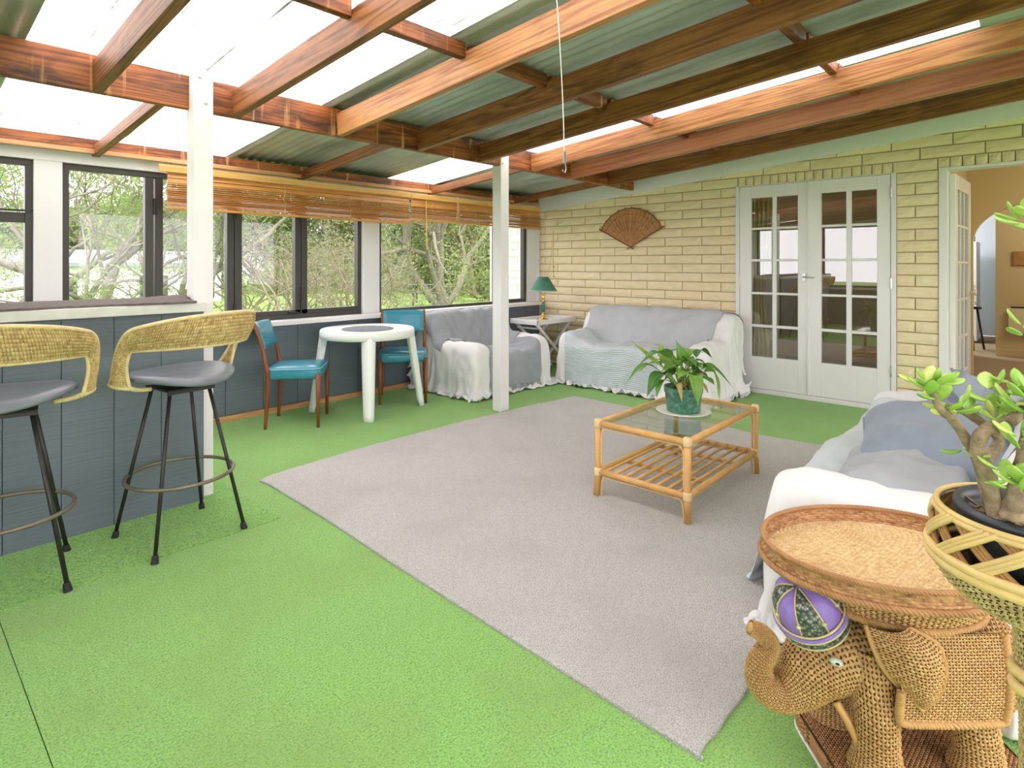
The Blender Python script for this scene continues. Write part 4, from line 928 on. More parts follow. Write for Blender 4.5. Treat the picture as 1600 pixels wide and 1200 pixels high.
# sofa against the brick wall
LOC, RZ = (4.93, 2.985, 0), R(-90)
sofa_frame('white draped sofa against the brick wall', 'sofa', 1.66, .80, .41, .53, .775, LOC, RZ, .2, .2)
Q, sg, tg, X, Y = drape(1.66, .80, .41, .53, .775, .2, .2, 116, 80, .06, 80, 5, 1.08)
sheet_obj('dust_sheet', Q, M_sheet, 'white cotton sheet draped over the sofa at the brick wall', 'sheet', LOC, RZ, group='white sheets over the seats', keep=np.where((np.arange(len(Y)) > len(Y) - 10)[None] & (sg < .98)[:, None], -9., HEM - np.hypot(1 - sg[:, None], 1 - tg[None])))
i0, i1, j0, j1 = idx(sg, tg, X, Y, -.66, .62, .42, .82)
sheet_obj('wool_throw', throw_block(Q, i0, i1, j0, j1, .012), M_throw3, 'light grey throw over the backrest of the brick wall sofa', 'throw', LOC, RZ, .004)
i0, i1, j0, j1 = idx(sg, tg, X, Y, -.63, .32, -.50, .46)
sheet_obj('ribbed_throw', throw_block(Q, i0, i1, j0, j1, .009), M_throw2, 'pale blue ribbed throw over the seat of the brick wall sofa', 'throw', LOC, RZ, .004)
# sofa beside the elephant table
LOC, RZ = (3.02, .70, 0), R(180)
sofa_frame('white draped sofa behind the wicker elephant table', 'sofa', 1.94, .92, .42, .53, .78, LOC, RZ, .23, .22)
HEM = .86; Q, sg, tg, X, Y = drape(1.94, .92, .42, .53, .78, .23, .22, 130, 88, .015, 80, 9, 1.04, .8)
sheet_obj('dust_sheet', Q, M_sheet, 'white cotton sheet draped over the sofa behind the elephant table', 'sheet', LOC, RZ, group='white sheets over the seats', keep=np.where((np.arange(len(Y)) > len(Y) - 10)[None] & (sg < .98)[:, None], -9., HEM - np.hypot(1 - sg[:, None], 1 - tg[None])))
i0, i1, j0, j1 = idx(sg, tg, X, Y, -.69, .69, -.78, .9)
T = throw_block(Q, i0, i1, j0, j1, .010); T[..., 1] -= (.10 * np.clip(1 - tg[j0:j1], 0, 1) ** .7 + .035 * (Y[j0:j1] < .1))[None]
sheet_obj('seat_sheet', T, M_bsheet, 'pale grey-blue sheet over the seat of the sofa behind the elephant', 'throw', LOC, RZ, .004)
# cushions
def cushion(label, m, W, H_, T_, loc, rot, seed):
    n = 34; u = np.linspace(-1, 1, n); U, V = np.meshgrid(u, u, indexing='ij'); ed = (1 - np.abs(U) ** 3.2) * (1 - np.abs(V) ** 3.2)
    pin = 1 - .07 * (1 - np.abs(U) ** 2) * np.abs(V) ** 4 - .07 * (1 - np.abs(V) ** 2) * np.abs(U) ** 4
    X_ = U * W / 2 * (1 - .06 * (1 - U * U * 1.0) * 0 - .05 * (1 - V * V) * 0) * pin; Y_ = V * H_ / 2 * pin
    wr = fbm(np.stack([U, V], -1), seed, 4, .8) * .02 * ed ** .4; th = T_ / 2 * np.clip(ed, 0, 1) ** .38
    A = np.stack([X_, Y_, th + wr], -1); B = np.stack([X_, Y_, -th + wr], -1)
    c = thing('scatter_cushion', label, 'cushion', loc, group='grey scatter cushions'); c.rotation_euler = rot
    G().grid(A).grid(B, flip=True).obj('cover', m, c, smooth=True)
    e = np.concatenate([A[:, 0], A[-1, 1:], A[-2::-1, -1], A[0, -2:0:-1]]); G().tube(e * [1.006, 1.006, 1], .0055, 6, closed=True).obj('seam', m, c, smooth=True)
    return c
M_cush1 = cloth_mat('slate_linen', srgb(136, 146, 158), 500, 0, .9, .1); M_cush2 = cloth_mat('mid_grey_linen', srgb(160, 164, 168), 500, 0, .9, .1)
cushion('slate blue linen cushion with frayed seam leaning back on the sofa', M_cush1, .58, .48, .21, (2.66, .30, .575), (R(-14), R(-12), R(8)), 4)
cushion('mid grey linen cushion lying flat at the near sofa arm', M_cush2, .46, .40, .15, (2.40, .35, .515), (R(-8), R(-4), R(2)), 6)
cushion('slate cushion propped against the sofa back', M_cush1, .50, .48, .15, (3.05, .12, .60), (R(48), 0, R(4)), 8)
# ------------------------------------------------------------------ wicker elephant stand
EO, EROT = (1.71, .295, 0), R(CAM_YAW - 90)                    # stands side-on: local x towards its tail, local y away from the room
def ep(px, py, ly=0.):                                         # measured outline points -> the stand's own frame
    d = 1.465 + ly; return np.array([(px - 800) * d / 911 - .93, ly, 1.25 - (py - 413.5) * d / 911])
el = thing('elephant_stand', 'woven wicker elephant side table with an oval tray on its back', 'side table', EO, EROT)
def loft(path, rad, wrat=1.0):
    """tube of varying radius round a path; u is the angle, v runs along it; wrat widens it along local y"""
    P = np.asarray(path); n = len(P); t = np.linspace(0, 1, n); rad = np.asarray(rad)
    T = np.gradient(P, axis=0); T /= np.linalg.norm(T, axis=1)[:, None]; B = np.cross(T, [0, 1, 0]); B /= np.linalg.norm(B, axis=1)[:, None]
    wr = np.broadcast_to(np.asarray(wrat, float), (n,))
    def fn(u, v):
        c = [np.interp(v, t, P[:, k]) for k in range(3)]; b = [np.interp(v, t, B[:, k]) for k in range(3)]; r = np.interp(v, t, rad); w_ = np.interp(v, t, wr); a = 2 * np.pi * u
        return np.stack([c[0] + r * np.cos(a) * b[0], c[1] + r * np.cos(a) * b[1] + r * w_ * np.sin(a), c[2] + r * np.cos(a) * b[2]], -1)
    return fn
def sp1(vals, n): return spline([(v, 0, 0) for v in vals], n)[:, 0]
# head and trunk in one weave
hp = [(1395, 1016), (1345, 1014), (1304, 1020), (1272, 1040), (1244, 1068), (1216, 1080), (1190, 1064), (1187, 1034), (1202, 1008), (1191, 990), (1172, 980)]
hr = [.085, .096, .092, .080, .060, .045, .037, .029, .024, .0205, .0175]; hw_ = [1.1, 1.08, 1.0, .95, .95, 1, 1, 1, 1, 1, 1]
NH = 90; hpath = spline([ep(*q) for q in hp], NH); hrad = sp1(hr, NH); hfn = loft(hpath, hrad, sp1(hw_, NH))
wlink('head_and_trunk', woven(hfn, 84, 46, .0042, True, 6, 4, flip=True), M_wick, el)
G().lathe([(0, .006), (.010, .004), (.0165, -.002)], 16).obj('trunk_tip', M_wick, el, smooth=True, loc=hpath[-1]).rotation_euler = (0, R(-60), 0)
# body
bpth = spline([ep(1368, 1036), ep(1400, 1030), ep(1450, 1026), ep(1510, 1022), ep(1555, 1018), ep(1578, 1016)], 40); brad = sp1([.088, .106, .112, .112, .100, .05], 40)
wlink('body', woven(loft(bpth, brad, sp1([1.15, 1.2, 1.22, 1.2, 1.1, 1.1], 40)), 54, 60, .0042, True, 6, 4, flip=True), M_wick, el)
# legs: rows wrap round each leg, splayed feet
for (px, ly, lean) in ((1370, -.085, .0), (1300, .095, .0), (1520, -.085, .012), (1468, .095, .012)):
    top = ep(px, 1062, ly); x = top[0]
    pth = spline([(x - lean * .5, ly * .72, .335), (x, ly * .97, .21), (x + lean, ly, .11), (x + lean, ly, .052)], 24); rr = sp1([.050, .047, .049, .062], 24)
    lf = wlink('leg', woven(loft(pth, rr, 1.0), 34, 34, .0042, True, 6, 4, flip=True), M_wick, el)
# base plinth
BX0, BX1, BY0, BY1, BZ = -.165, .305, -.165, .155, .05
def plinth_side(u, v):
    a = 2 * np.pi * u; e = 7; cx, cy, hx_, hy_ = (BX0 + BX1) / 2, (BY0 + BY1) / 2, (BX1 - BX0) / 2, (BY1 - BY0) / 2
    return np.stack([cx + hx_ * np.sign(np.cos(a)) * np.abs(np.cos(a)) ** (2 / e), cy + hy_ * np.sign(np.sin(a)) * np.abs(np.sin(a)) ** (2 / e), .004 + (BZ - .004) * v], -1)
bs = wlink('base', woven(plinth_side, 8, 170, .0042, True, 6, 4), M_wick_red, el)
def plinth_top(u, v): return np.stack([BX0 + .006 + (BX1 - BX0 - .012) * u, BY0 + .006 + (BY1 - BY0 - .012) * v, np.full_like(u, BZ - .001)], -1)
wlink('base_top', woven(plinth_top, 50, 70, .0042, False, 6, 4), M_wick_red, bs)
aa = np.linspace(0, 1, 120, endpoint=False); rp = plinth_side(aa, np.zeros(120)); rp[:, 2] = .004
G().tube(rp, .0042, 6, closed=True).obj('base_rim', M_white, bs, smooth=True)
# saddle cloth, one panel each side, with plaited edge
for s in (-1, 1):
    def panel(u, v, s=s):
        x = -.048 + .245 * u; z = .408 - .205 * v; y = s * (.128 + .016 * np.sin(np.pi * np.clip(v * .8 + .1, 0, 1)) + .004 * np.sin(np.pi * u)); return np.stack([x, y, z], -1)
    pn = wlink('saddle_panel', woven(lambda u, v: panel(v, u), 34, 30, .0042, False, 6, 4, flip=(s > 0)), M_wick, el)
    ed = [panel(np.array(a), np.array(b)) for a, b in ((0, .62), (0, .9), (.05, 1.0), (.3, 1.01), (.6, 1.01), (.95, 1.0), (1.0, .92), (1.0, .5), (.99, .0))]
    g = braid(ed, .0085, 26, 260); g.obj('plaited_edge', M_wick, pn, smooth=True)
# drum that carries the tray
def drum(u, v):
    a = 2 * np.pi * u; rx = .185 + .05 * v ** 1.5; ry = .128 + .06 * v ** 1.5; return np.stack([.045 + rx * np.cos(a), ry * np.sin(a), .405 + .100 * v], -1)
dr = wlink('tray_drum', woven(drum, 17, 90, .0042, True, 6, 4), M_wick, el)
aa = np.linspace(0, 1, 300); g = braid(drum(aa, np.full(300, .03)) * [1, 1.02, 1], .0085, 46, 300); g.obj('plaited_edge', M_wick, dr, smooth=True)
# tray
TA, TB, TZ = .285, .222, .512
def tray_floor(u, v):
    b = 2 * v - 1; h = np.sqrt(np.clip(1 - b * b, 0, 1)); return np.stack([TA * .97 * (2 * u - 1) * h, TB * .97 * b, TZ + 0 * u], -1)
ty = wlink('tray', woven(lambda u, v: tray_floor(u, v), 64, 64, .0034, False, 6, 5, holes=False), M_wick_pale, el)
def rim_in(u, v): a = 2 * np.pi * u; k = .965 + .035 * v; return np.stack([TA * k * np.cos(a), TB * k * np.sin(a), TZ + .036 * v], -1)
def rim_out(u, v): a = 2 * np.pi * u; k = 1.012 - .02 * v + .03 * (1 - v) * 0; return np.stack([TA * k * np.cos(a), TB * k * np.sin(a), TZ - .004 + .040 * v], -1)
wlink('tray_rim', woven(rim_in, 6, 130, .0042, True, 6, 4, flip=True, holes=False), M_wick_red, ty); wlink('tray_rim', woven(rim_out, 6, 130, .0045, True, 6, 4, holes=False), M_wick_red, ty)
aa = np.linspace(0, 2 * np.pi, 500)
for k, z, rr, tn in ((1.0, TZ + .038, .0058, 70), (1.016, TZ - .004, .0075, 60)): braid(np.stack([TA * k * np.cos(aa), TB * k * np.sin(aa), np.full(500, z)], -1), rr, tn, 500).obj('plaited_edge', M_wick_red, ty, smooth=True)
# ears
for s in (-1, 1):
    L_ = spline([ep(1342, 966, -.1), ep(1352, 1000, -.1), ep(1372, 1038, -.1), ep(1408, 1076, -.1)], 30); R_ = spline([ep(1400, 962, -.1), ep(1440, 985, -.1), ep(1450, 1025, -.1), ep(1444, 1062, -.1), ep(1424, 1090, -.1)], 30)
    def ear(u, v, s=s):
        f = np.linspace(0, 1, 30); l = np.stack([np.interp(u, f, L_[:, k]) for k in range(3)], -1); r = np.stack([np.interp(u, f, R_[:, k]) for k in range(3)], -1); p = l + (r - l) * v[..., None]
        p[..., 1] = s * (.118 + .062 * np.sin(np.pi * np.clip(v * .75 + .05, 0, 1)) * (.4 + .6 * np.sin(np.pi * np.clip(u * .8 + .15, 0, 1)))); return p
    e = wlink('ear', woven(ear, 17, 26,   .0042, False, 6, 4, flip=(s > 0)), M_wick, el)
    q = np.linspace(0, 1, 40); G().tube(np.concatenate([ear(q, np.ones(40)), ear(np.ones(12), np.linspace(1, 0, 12))[1:], ear(q[::-1], np.zeros(40))[1:]]), .005, 6).obj('ear_rim', M_wick, e, smooth=True)
    # tusk, eye
    G().tube(spline([ep(1288, 1072, 0) + [0, s * .052, 0], ep(1302, 1098, 0) + [0, s * .072, 0], ep(1313, 1130, 0) + [0, s * .082, 0], ep(1312, 1160, 0) + [0, s * .085, 0]] if s < 0 else [ep(1282, 1072, 0) + [0, .052, 0], ep(1262, 1090, 0) + [0, .07, 0], ep(1268, 1112, 0) + [0, .08, 0], ep(1272, 1128, 0) + [0, .082, 0]], 24), np.linspace(.0095, .0085, 24), 10).obj('tusk', M_cane, el, smooth=True)
    ey = thing('eye', None, None); ey.parent = el; 
    bpy.data.objects.remove(ey)
    c = ep(1300, 1026, -.073); c[1] = s * .0945
    eo = G().lathe([(0, .006), (.5, .0052), (.85, .002), (1.0, -.003)], 20).obj('eye', mat('eye_white_%d' % (s + 1), srgb(206, 212, 196), .35), el, smooth=True, loc=c); eo.scale = (.017, .0095, 1); eo.rotation_euler = (R(90 if s < 0 else -90), R(18), 0)
    G().lathe([(0, .0085), (.25, .0075), (.36, .004)], 14).obj('pupil', M_dark, eo, smooth=True, loc=(-.12, 0, 0))
# tail
braid([ep(1582, 985), ep(1592, 1010), ep(1590, 1045), ep(1574, 1080), ep(1562, 1100)], .008, 9, 160).obj('tail', M_wick_red, el, smooth=True)
# ---- brocade cap on its head
cap = thing('turban_cap', 'purple and silver brocade cap perched on the wicker elephant head', 'cap', (0, 0, 0)); cap.parent = None
cl = ep(1268, 958); Mrot = Matrix.Rotation(EROT, 4, 'Z'); cw = Mrot @ Vector(cl) + Vector(EO); cap.location = cw; cap.rotation_euler = (R(14), R(-30), EROT); cap.scale = (.86, .86, .86)
M_purple = mat('purple_satin', srgb(150, 122, 206), .4, .12, 30, .2, 60); M_gold = mat('pale_gold_braid', srgb(214, 200, 150), .4, .15, 80, .3, 200, metal=.3)
def brocade(name):
    n = NT(name); v = n.coord((1, 1, 1)); vo = n.n('TexVoronoi'); vo.inputs['Scale'].default_value = 110; n.l(v, vo.inputs['Vector'])
    c = n.ramp(vo.outputs['Distance'], [(.15, srgb(196, 196, 180)), (.4, srgb(120, 124, 112)), (.7, srgb(70, 76, 78))]); f = n.noise(v, 45, 2)
    c = n.mix(n.ramp(f, [(.62, (0,) * 3), (.7, (.8,) * 3)]), c, srgb(52, 122, 112)); n.l(c, n.b.inputs['Base Color']); n.b.inputs['Roughness'].default_value = .4; n.b.inputs['Metallic'].default_value = .25
    n.bump(vo.outputs['Distance'], .5, .004); return n.m
M_broc = brocade('silver_brocade')
def dome(u, v, k=1.0):                                           # u angle 0..1, v 0 brim .. 1 crown
    th = v * np.pi / 2; pl = 1 + .018 * np.cos(2 * np.pi * u * 12) * np.sin(2 * th); r = .092 * np.cos(th) ** .62 * pl * k; z = .112 * np.sin(th) ** .85 * k
    return np.stack([r * np.cos(2 * np.pi * u), r * np.sin(2 * np.pi * u), z], -1)
for i in range(8):                                               # gores alternate satin and brocade
    u_, v_ = np.meshgrid(np.linspace(i / 8, (i + 1) / 8, 10), np.linspace(0, 1, 22), indexing='ij'); puff = 1 + .05 * np.sin(np.pi * (u_ * 8 - i)) * np.sin(np.pi * v_)
    o = G().grid(dome(u_, v_) * puff[..., None]).obj('gore', M_broc if i % 2 else M_purple, cap, smooth=True)
tt_ = np.linspace(0, 2 * np.pi, 80, endpoint=False)
G().lathe([(.088, -.022), (.097, -.020), (.099, -.006), (.097, .012), (.090, .014)], 60).obj('brim_band', M_broc, cap, smooth=True)
for z, r_, m_ in ((.010, .100, M_gold), (.019, .099, M_purple), (.028, .0965, M_gold), (-.020, .0965, M_gold)): G().tube(np.stack([r_ * np.cos(tt_), r_ * np.sin(tt_), z + 0 * tt_], -1), .0055 if m_ is M_purple else .0035, 8, closed=True).obj('cord_trim', m_, cap, smooth=True)
for i in range(8):
    v_ = np.linspace(.05, .98, 30); p = dome(np.full(30, i / 8), v_, 1.02); G().tube(p, .0026, 6).obj('gold_seam', M_gold, cap, smooth=True)
    q = dome(np.array([i / 8]), np.array([.3]), 1.035)[0]; G().lathe([(0, -.005), (.0075, -.002), (.0075, .002), (0, .005)], 10).obj('bead', M_gold, cap, smooth=True, loc=q)
    G().lathe([(0, -.004), (.005, -.002), (.005, .002), (0, .004)], 8).obj('sequin', mat('teal_sequin_%d' % i, srgb(60, 140, 130), .25, metal=.3), cap, loc=(.099 * math.cos(i * .785 + .4), .099 * math.sin(i * .785 + .4), -.004))
# ------------------------------------------------------------------ plant stand with basket and jade plant
JD, JL = .93, .836
th_ = R(CAM_YAW); FW = np.array([math.cos(th_), math.sin(th_), 0]); RT = np.array([math.sin(th_), -math.cos(th_), 0])
JO = FW * JD + RT * JL
def jp(px, py, ly=0.): d = JD + ly; return np.array([(px - 800) * d / 911 - JL, ly, 1.25 - (py - 413.5) * d / 911])
ps = thing('basket_stand', 'cane pedestal plant stand beside the elephant table', 'plant stand', (JO[0], JO[1], 0), EROT)
M_canep = mat('yellow_cane', srgb(226, 196, 128), .38, .12, 20, .1, 60); M_caned = mat('brown_cane', srgb(170, 126, 70), .45, .2, 24, .1, 60)
wlink('pedestal', woven(loft(np.array([(0, 0, z) for z in np.linspace(0, .645, 24)])[:, [0, 1, 2]], np.interp(np.linspace(0, 1, 24), [0, .1, .45, .75, 1], [.12, .10, .02, .02, .03]), 1.0) if False else
     (lambda u, v: np.stack([np.interp(v, [0, .1, .45, .75, 1], [.12, .10, .02, .02, .03]) * np.cos(2 * np.pi * u), np.interp(v, [0, .1, .45, .75, 1], [.12, .10, .02, .02, .03]) * np.sin(2 * np.pi * u), .690 * v], -1)), 70, 40, .0042, True, 6, 4), M_sea, ps)
tq = np.linspace(0, 2 * np.pi, 80, endpoint=False)
for z, r_ in ((.01, .125), (.30, .026), (.575, .027), (.60, .028), (.684, .036)): G().tube(np.stack([r_ * np.cos(tq), r_ * np.sin(tq), z + 0 * tq], -1), .009, 8, closed=True).obj('cane_ring', M_canep, ps, smooth=True)
bk = thing('lattice_basket', 'open lattice cane basket holding the jade plant', 'basket', (JO[0], JO[1], .695), EROT)
def bowl(u, v): a = 2 * np.pi * u; r = .048 + .088 * np.sin(v * np.pi / 2) ** .8; return np.stack([r * np.cos(a), r * np.sin(a), .075 * (1 - np.cos(v * np.pi / 2)) ** .8 + .0], -1)
wlink('bowl', woven(bowl, 20, 80, .0045, True, 6, 4), M_sea, bk)
BF_ = wlink('bowl_floor', woven(lambda u, v: np.stack([.052 * (1 - v * .97) * np.cos(2 * np.pi * u), .052 * (1 - v * .97) * np.sin(2 * np.pi * u), .003 + 0 * v], -1), 14, 40, .003, True, 4, 3), M_sea, bk)
for z, r_, rr in ((.074, .139, .0085), (.087, .140, .0078), (.148, .131, .005), (.155, .129, .005)): G().tube(np.stack([r_ * np.cos(tq), r_ * np.sin(tq), z + .003 * np.sin(tq * 3) * (z > .18)], -1), rr, 8, closed=True).obj('rim_cane', M_canep, bk, smooth=True)
for k in range(13):                                              # criss-cross lattice ribbons between the two rims
    for s in (-1, 1):
        for off in (0, .065, .13):
            t = np.linspace(0, 1, 14); a = 2 * np.pi * k / 13 + s * (.62 * t + off) ; r_ = .137 - .007 * t + s * .0026 + .003 * np.sin(np.pi * t); G().tube(np.stack([r_ * np.cos(a), r_ * np.sin(a), .086 + .066 * t], -1), .0044, 5, flat=1.0).obj('lattice_cane', M_canep if s > 0 else M_caned, bk, smooth=True)
pot = thing('black_pot', 'round charcoal pot of soil sitting in the lattice basket', 'pot', (JO[0], JO[1], .7)  , EROT)
G().lathe([(0, 0), (.062, 0), (.070, .01), (.092, .09), (.104, .140), (.108, .152), (.104, .161), (.096, .160), (.091, .146), (.088, .125)], 48).obj('pot_wall', mat('charcoal_plastic', srgb(62, 68, 74), .38, .05, 10), pot, smooth=True)
sg_ = G(); nn = 30; u_ = np.linspace(0, 1, 14); 
Ps = np.array([[(  .09 * r * math.cos(a), .09 * r * math.sin(a), .128 + .006 * fbm(np.array([[r * 3 * math.cos(a), r * 3 * math.sin(a)]]), 3, 3, 1.5)[0] + .01 * (1 - r)) for a in np.linspace(0, 2 * np.pi, 40, endpoint=False)] for r in u_])
sg_.grid(Ps, wrap_v=True, flip=True).obj('soil', mat('bark_soil', srgb(84, 74, 62), .9, .5, 160, .8, 200, .02), pot, smooth=True)
g = G(); rr_ = np.random.default_rng(3)
for _ in range(160):
    a, r_ = rr_.uniform(0, 6.28), .083 * math.sqrt(rr_.random()); d = rr_.normal(size=3) * .006; p = np.array([r_ * math.cos(a), r_ * math.sin(a), .14]); g.tube([p - d, p + d], .0022, 4)
tag(g.obj('bark_chips', mat('pale_bark_chips', srgb(146, 122, 92), .9, .3, 60), pot), kind='stuff')
# jade
jd = thing('jade_plant', 'jade plant with thick pale stems and bright green leaves', 'plant', (JO[0], JO[1], .825), EROT)
M_jst = mat('jade_stem_bark', srgb(150, 130, 104), .85, .4, 55, .9, 90, .006); M_jlf = NT('jade_leaf')
f_ = M_jlf.noise(M_jlf.coord((1, 1, 1)), 14, 2); oi = M_jlf.n('ObjectInfo')
cj = M_jlf.ramp(oi.outputs['Random'], [(0, srgb(120, 172, 60)), (.5, srgb(156, 198, 84)), (.85, srgb(186, 212, 108)), (1, srgb(208, 208, 120))])
M_jlf.l(M_jlf.mix(M_jlf.ramp(f_, [(.4, (0,) * 3), (.7, (.35,) * 3)]), cj, srgb(204, 224, 130)), M_jlf.b.inputs['Base Color']); M_jlf.b.inputs['Roughness'].default_value = .3
M_jlf.b.inputs['Subsurface Weight'].default_value = .0; M_jlf = M_jlf.m
Z0 = np.array([0, 0, -.825])
def jb(pts, r0, r1, name='stem'):
    P = spline([jp(*q) + Z0 for q in pts], 26); t = np.linspace(0, 1, 26); rad = (r0 + (r1 - r0) * t) * (1 + .07 * np.sin(t * 40)); G().tube(P, rad, 10).obj(name, M_jst, jd, smooth=True); return P
jb([(1560, 812, -.03), (1542, 740, -.03), (1528, 700, -.03), (1540, 672, -.03), (1576, 660, -.02), (1600, 640, -.01)], .0125, .008)
A_ = jb([(1556, 806, -.01), (1528, 720, -.01), (1492, 660, -.01), (1470, 640, -.01), (1456, 612, -.01)], .0095, .005)
jb([(1580, 812, -.05), (1590, 770, -.05), (1604, 700, -.05), (1612, 640, -.05)], .0165, .008); jb([(1552, 806, .03), (1536, 738, .03), (1560, 690, .04), (1540, 665, .03), (1500, 640, .02), (1480, 634, .02)], .010, .005)
jb([(1640, 800, 0), (1668, 640, 0), (1672, 500, 0), (1640, 400, 0), (1606, 356, 0)], .018, .006); jb([(1600, 806, .02), (1625, 700, .03), (1648, 620, .03)], .016, .008)
def jade_leaf_mesh():
    n, m = 12, 14; P = np.zeros((n, m, 3))
    for i in range(n):
        t = i / (n - 1); w_ = .0115 * (math.sin(math.pi * t ** 1.35) ** .6 if 0 < t < 1 else 0) + .0004
        for j in range(m):
            a = 2 * math.pi * j / m; P[i, j] = (w_ * math.cos(a), .040 * t, .0036 * math.sin(a) * (w_ / .0115) ** .5 + .010 * (t - .3) ** 2)
    return G().grid(P, wrap_v=True).mesh('leaf', True)
JLM = jade_leaf_mesh(); JLM.materials.append(M_jlf); rj = np.random.default_rng(21)
def jcluster(px, py, ly, n, spread, dirz=.6, sc=1.0):
    c = jp(px, py, ly) + Z0
    for i in range(n):
        a = i * 2.4 + rj.uniform(-.3, .3); el_ = rj.uniform(.05, 1.2) if dirz > 0 else rj.uniform(-.5, .6)
        d = Vector((math.cos(a) * math.cos(el_), math.sin(a) * math.cos(el_), math.sin(el_))); o = bpy.data.objects.new('leaf', JLM); COL.objects.link(o); o.parent = jd
        o.location = Vector(c) + d * .004 + Vector(rj.normal(size=3) * spread); o.rotation_mode = 'QUATERNION'; o.rotation_quaternion = d.to_track_quat('Y', 'Z'); s = sc * rj.uniform(.7, 1.05); o.scale = (s, s, s)
jcluster(1456, 608, -.01, 19, .008); jcluster(1478, 634, .02, 8, .008); jcluster(1500, 642, .02, 6, .006); jcluster(1545, 652, .02, 7, .008); jcluster(1596, 640, -.01, 13, .010); jcluster(1612, 640, -.05, 12, .01); jcluster(1575, 618, .0, 9, .010)
jcluster(1606, 352, 0, 13, .006); jcluster(1648, 615, .03, 14, .012); jcluster(1500, 702, .0, 3, .004, -1); jcluster(1562, 752, -.07, 5, .008, .5, .9); jcluster(1596, 760, -.09, 5, .008, .5); jcluster(1608, 520, .0, 6, .01); jcluster(1590, 690, -.06, 6, .008)
jcluster(1672, 480, 0, 14, .012); jcluster(1640, 400, 0, 10, .01)
# ------------------------------------------------------------------ peace lily on the coffee table
PO = (3.13, 1.515, .4082)
sc_ = thing('pot_saucer', 'flat white plate under the potted lily', 'plate', PO)
G().lathe([(0, 0), (.11, 0), (.150, .008), (.152, .011), (.148, .012), (.11, .006), (0, .005)], 44).obj('plate', mat('white_glaze', srgb(240, 240, 232), .25), sc_, smooth=True)
PL = thing('peace_lily', 'drooping peace lily in a green speckled pot on the glass table', 'plant', (PO[0], PO[1], PO[2] + .0068), EROT)
M_gpot = NT('green_plastic_pot'); f_ = M_gpot.noise(M_gpot.coord(), 26, 5, .75); M_gpot.l(M_gpot.ramp(f_, [(.40, srgb(54, 114, 94)), (.56, srgb(90, 146, 122)), (.70, srgb(160, 192, 168))]), M_gpot.b.inputs['Base Color']); M_gpot.b.inputs['Roughness'].default_value = .35; M_gpot = M_gpot.m
pt = G().lathe([(0, 0), (.088, 0), (.092, .004), (.102, .105), (.107, .107), (.109, .138), (.106, .141), (.101, .139), (.099, .11), (.098, .105)], 44).obj('pot', M_gpot, PL, smooth=True)
G().lathe([(0, .118), (.05, .12), (.099, .112)], 24).obj('soil', mat('lily_soil', srgb(86, 54, 38), .9, .3, 80, .6, 120, .01), PL, smooth=True)
def leafmat(name, c0, c1, c2):
    n = NT(name); v = n.coord((1, 1, 1), 'UV', rnd=False); sp = n.n('SeparateXYZ'); n.l(v, sp.inputs[0]); oi = n.n('ObjectInfo')
    c = n.ramp(oi.outputs['Random'], [(0, c0), (.6, c1), (1, c2)]); ab = n.n('Math', operation='ABSOLUTE'); n.l(sp.outputs[0], ab.inputs[0])
    c = n.mix(n.ramp(ab.outputs[0], [(0, (.6,) * 3), (.08, (0,) * 3)]), c, srgb(170, 204, 110)); wv = n.noise(n.coord((1, 1, 1)), 14, 3); c = n.mix(n.ramp(wv, [(.45, (0,) * 3), (.7, (.4,) * 3)]), c, c0)
    n.l(c, n.b.inputs['Base Color']); n.b.inputs['Roughness'].default_value = .35
    tr = n.n('BsdfTranslucent'); n.l(c, tr.inputs[0]); mx = n.n('MixShader'); mx.inputs[0].default_value = .25; n.l(n.b.outputs[0], mx.inputs[1]); n.l(tr.outputs[0], mx.inputs[2]); n.l(mx.outputs[0], n.o.inputs[0]); return n.m
M_lily = leafmat('lily_leaf', srgb(66, 116, 48), srgb(104, 158, 62), srgb(158, 188, 70)); M_lilyb = mat('dried_lily_leaf', srgb(186, 160, 104), .8, .2, 20); M_stalk = mat('lily_stalk', srgb(140, 176, 84), .5, .15, 20)
def lily_leaf(tip, mid, width, name='leaf', m=None, base=None, blade=.55, roll=0):
    """stalk from the soil, then a pointed blade that arches over mid to the tip"""
    b = np.array(base if base is not None else (random.uniform(-.04, .04), random.uniform(-.04, .04), .12)); P = spline([b, b + (np.array(mid) - b) * .5 + [0, 0, .03], mid, tip], 40); k = int(40 * (1 - blade))
    G().tube(P[:k + 2], np.linspace(.0042, .0024, k + 2), 6).obj('stalk', M_stalk if m is None else m, PL, smooth=True)
    C = P[k:]; n = len(C); T = np.gradient(C, axis=0); T /= np.linalg.norm(T, axis=1)[:, None]; S = np.cross(T, [0, 0, 1]); S /= np.linalg.norm(S, axis=1)[:, None] + 1e-9; N = np.cross(S, T)
    if roll: S = S * math.cos(roll) + N * math.sin(roll); N = np.cross(S, T)
    t = np.linspace(0, 1, n); wd = width * np.sin(np.pi * t ** .72) ** .85 * (1 - t ** 6); us = np.linspace(-1, 1, 9); Q = np.zeros((n, 9, 3)); uv = np.zeros((n, 9, 2))
    for j, u in enumerate(us):
        Q[:, j] = C + S * (wd * u)[:, None] + N * (wd * (.28 * abs(u) ** 1.3 + .06 * math.sin(u * 5) * np.sin(t * 9)))[:, None]; uv[:, j, 0] = u; uv[:, j, 1] = t
    G().grid(Q, uv).obj(name, m or M_lily, PL, smooth=True)
k_ = 3.34 / 911
def lp_(px, py, ly): return np.array([(px - 1070) * k_, ly, .14 + (603 - py) * k_])
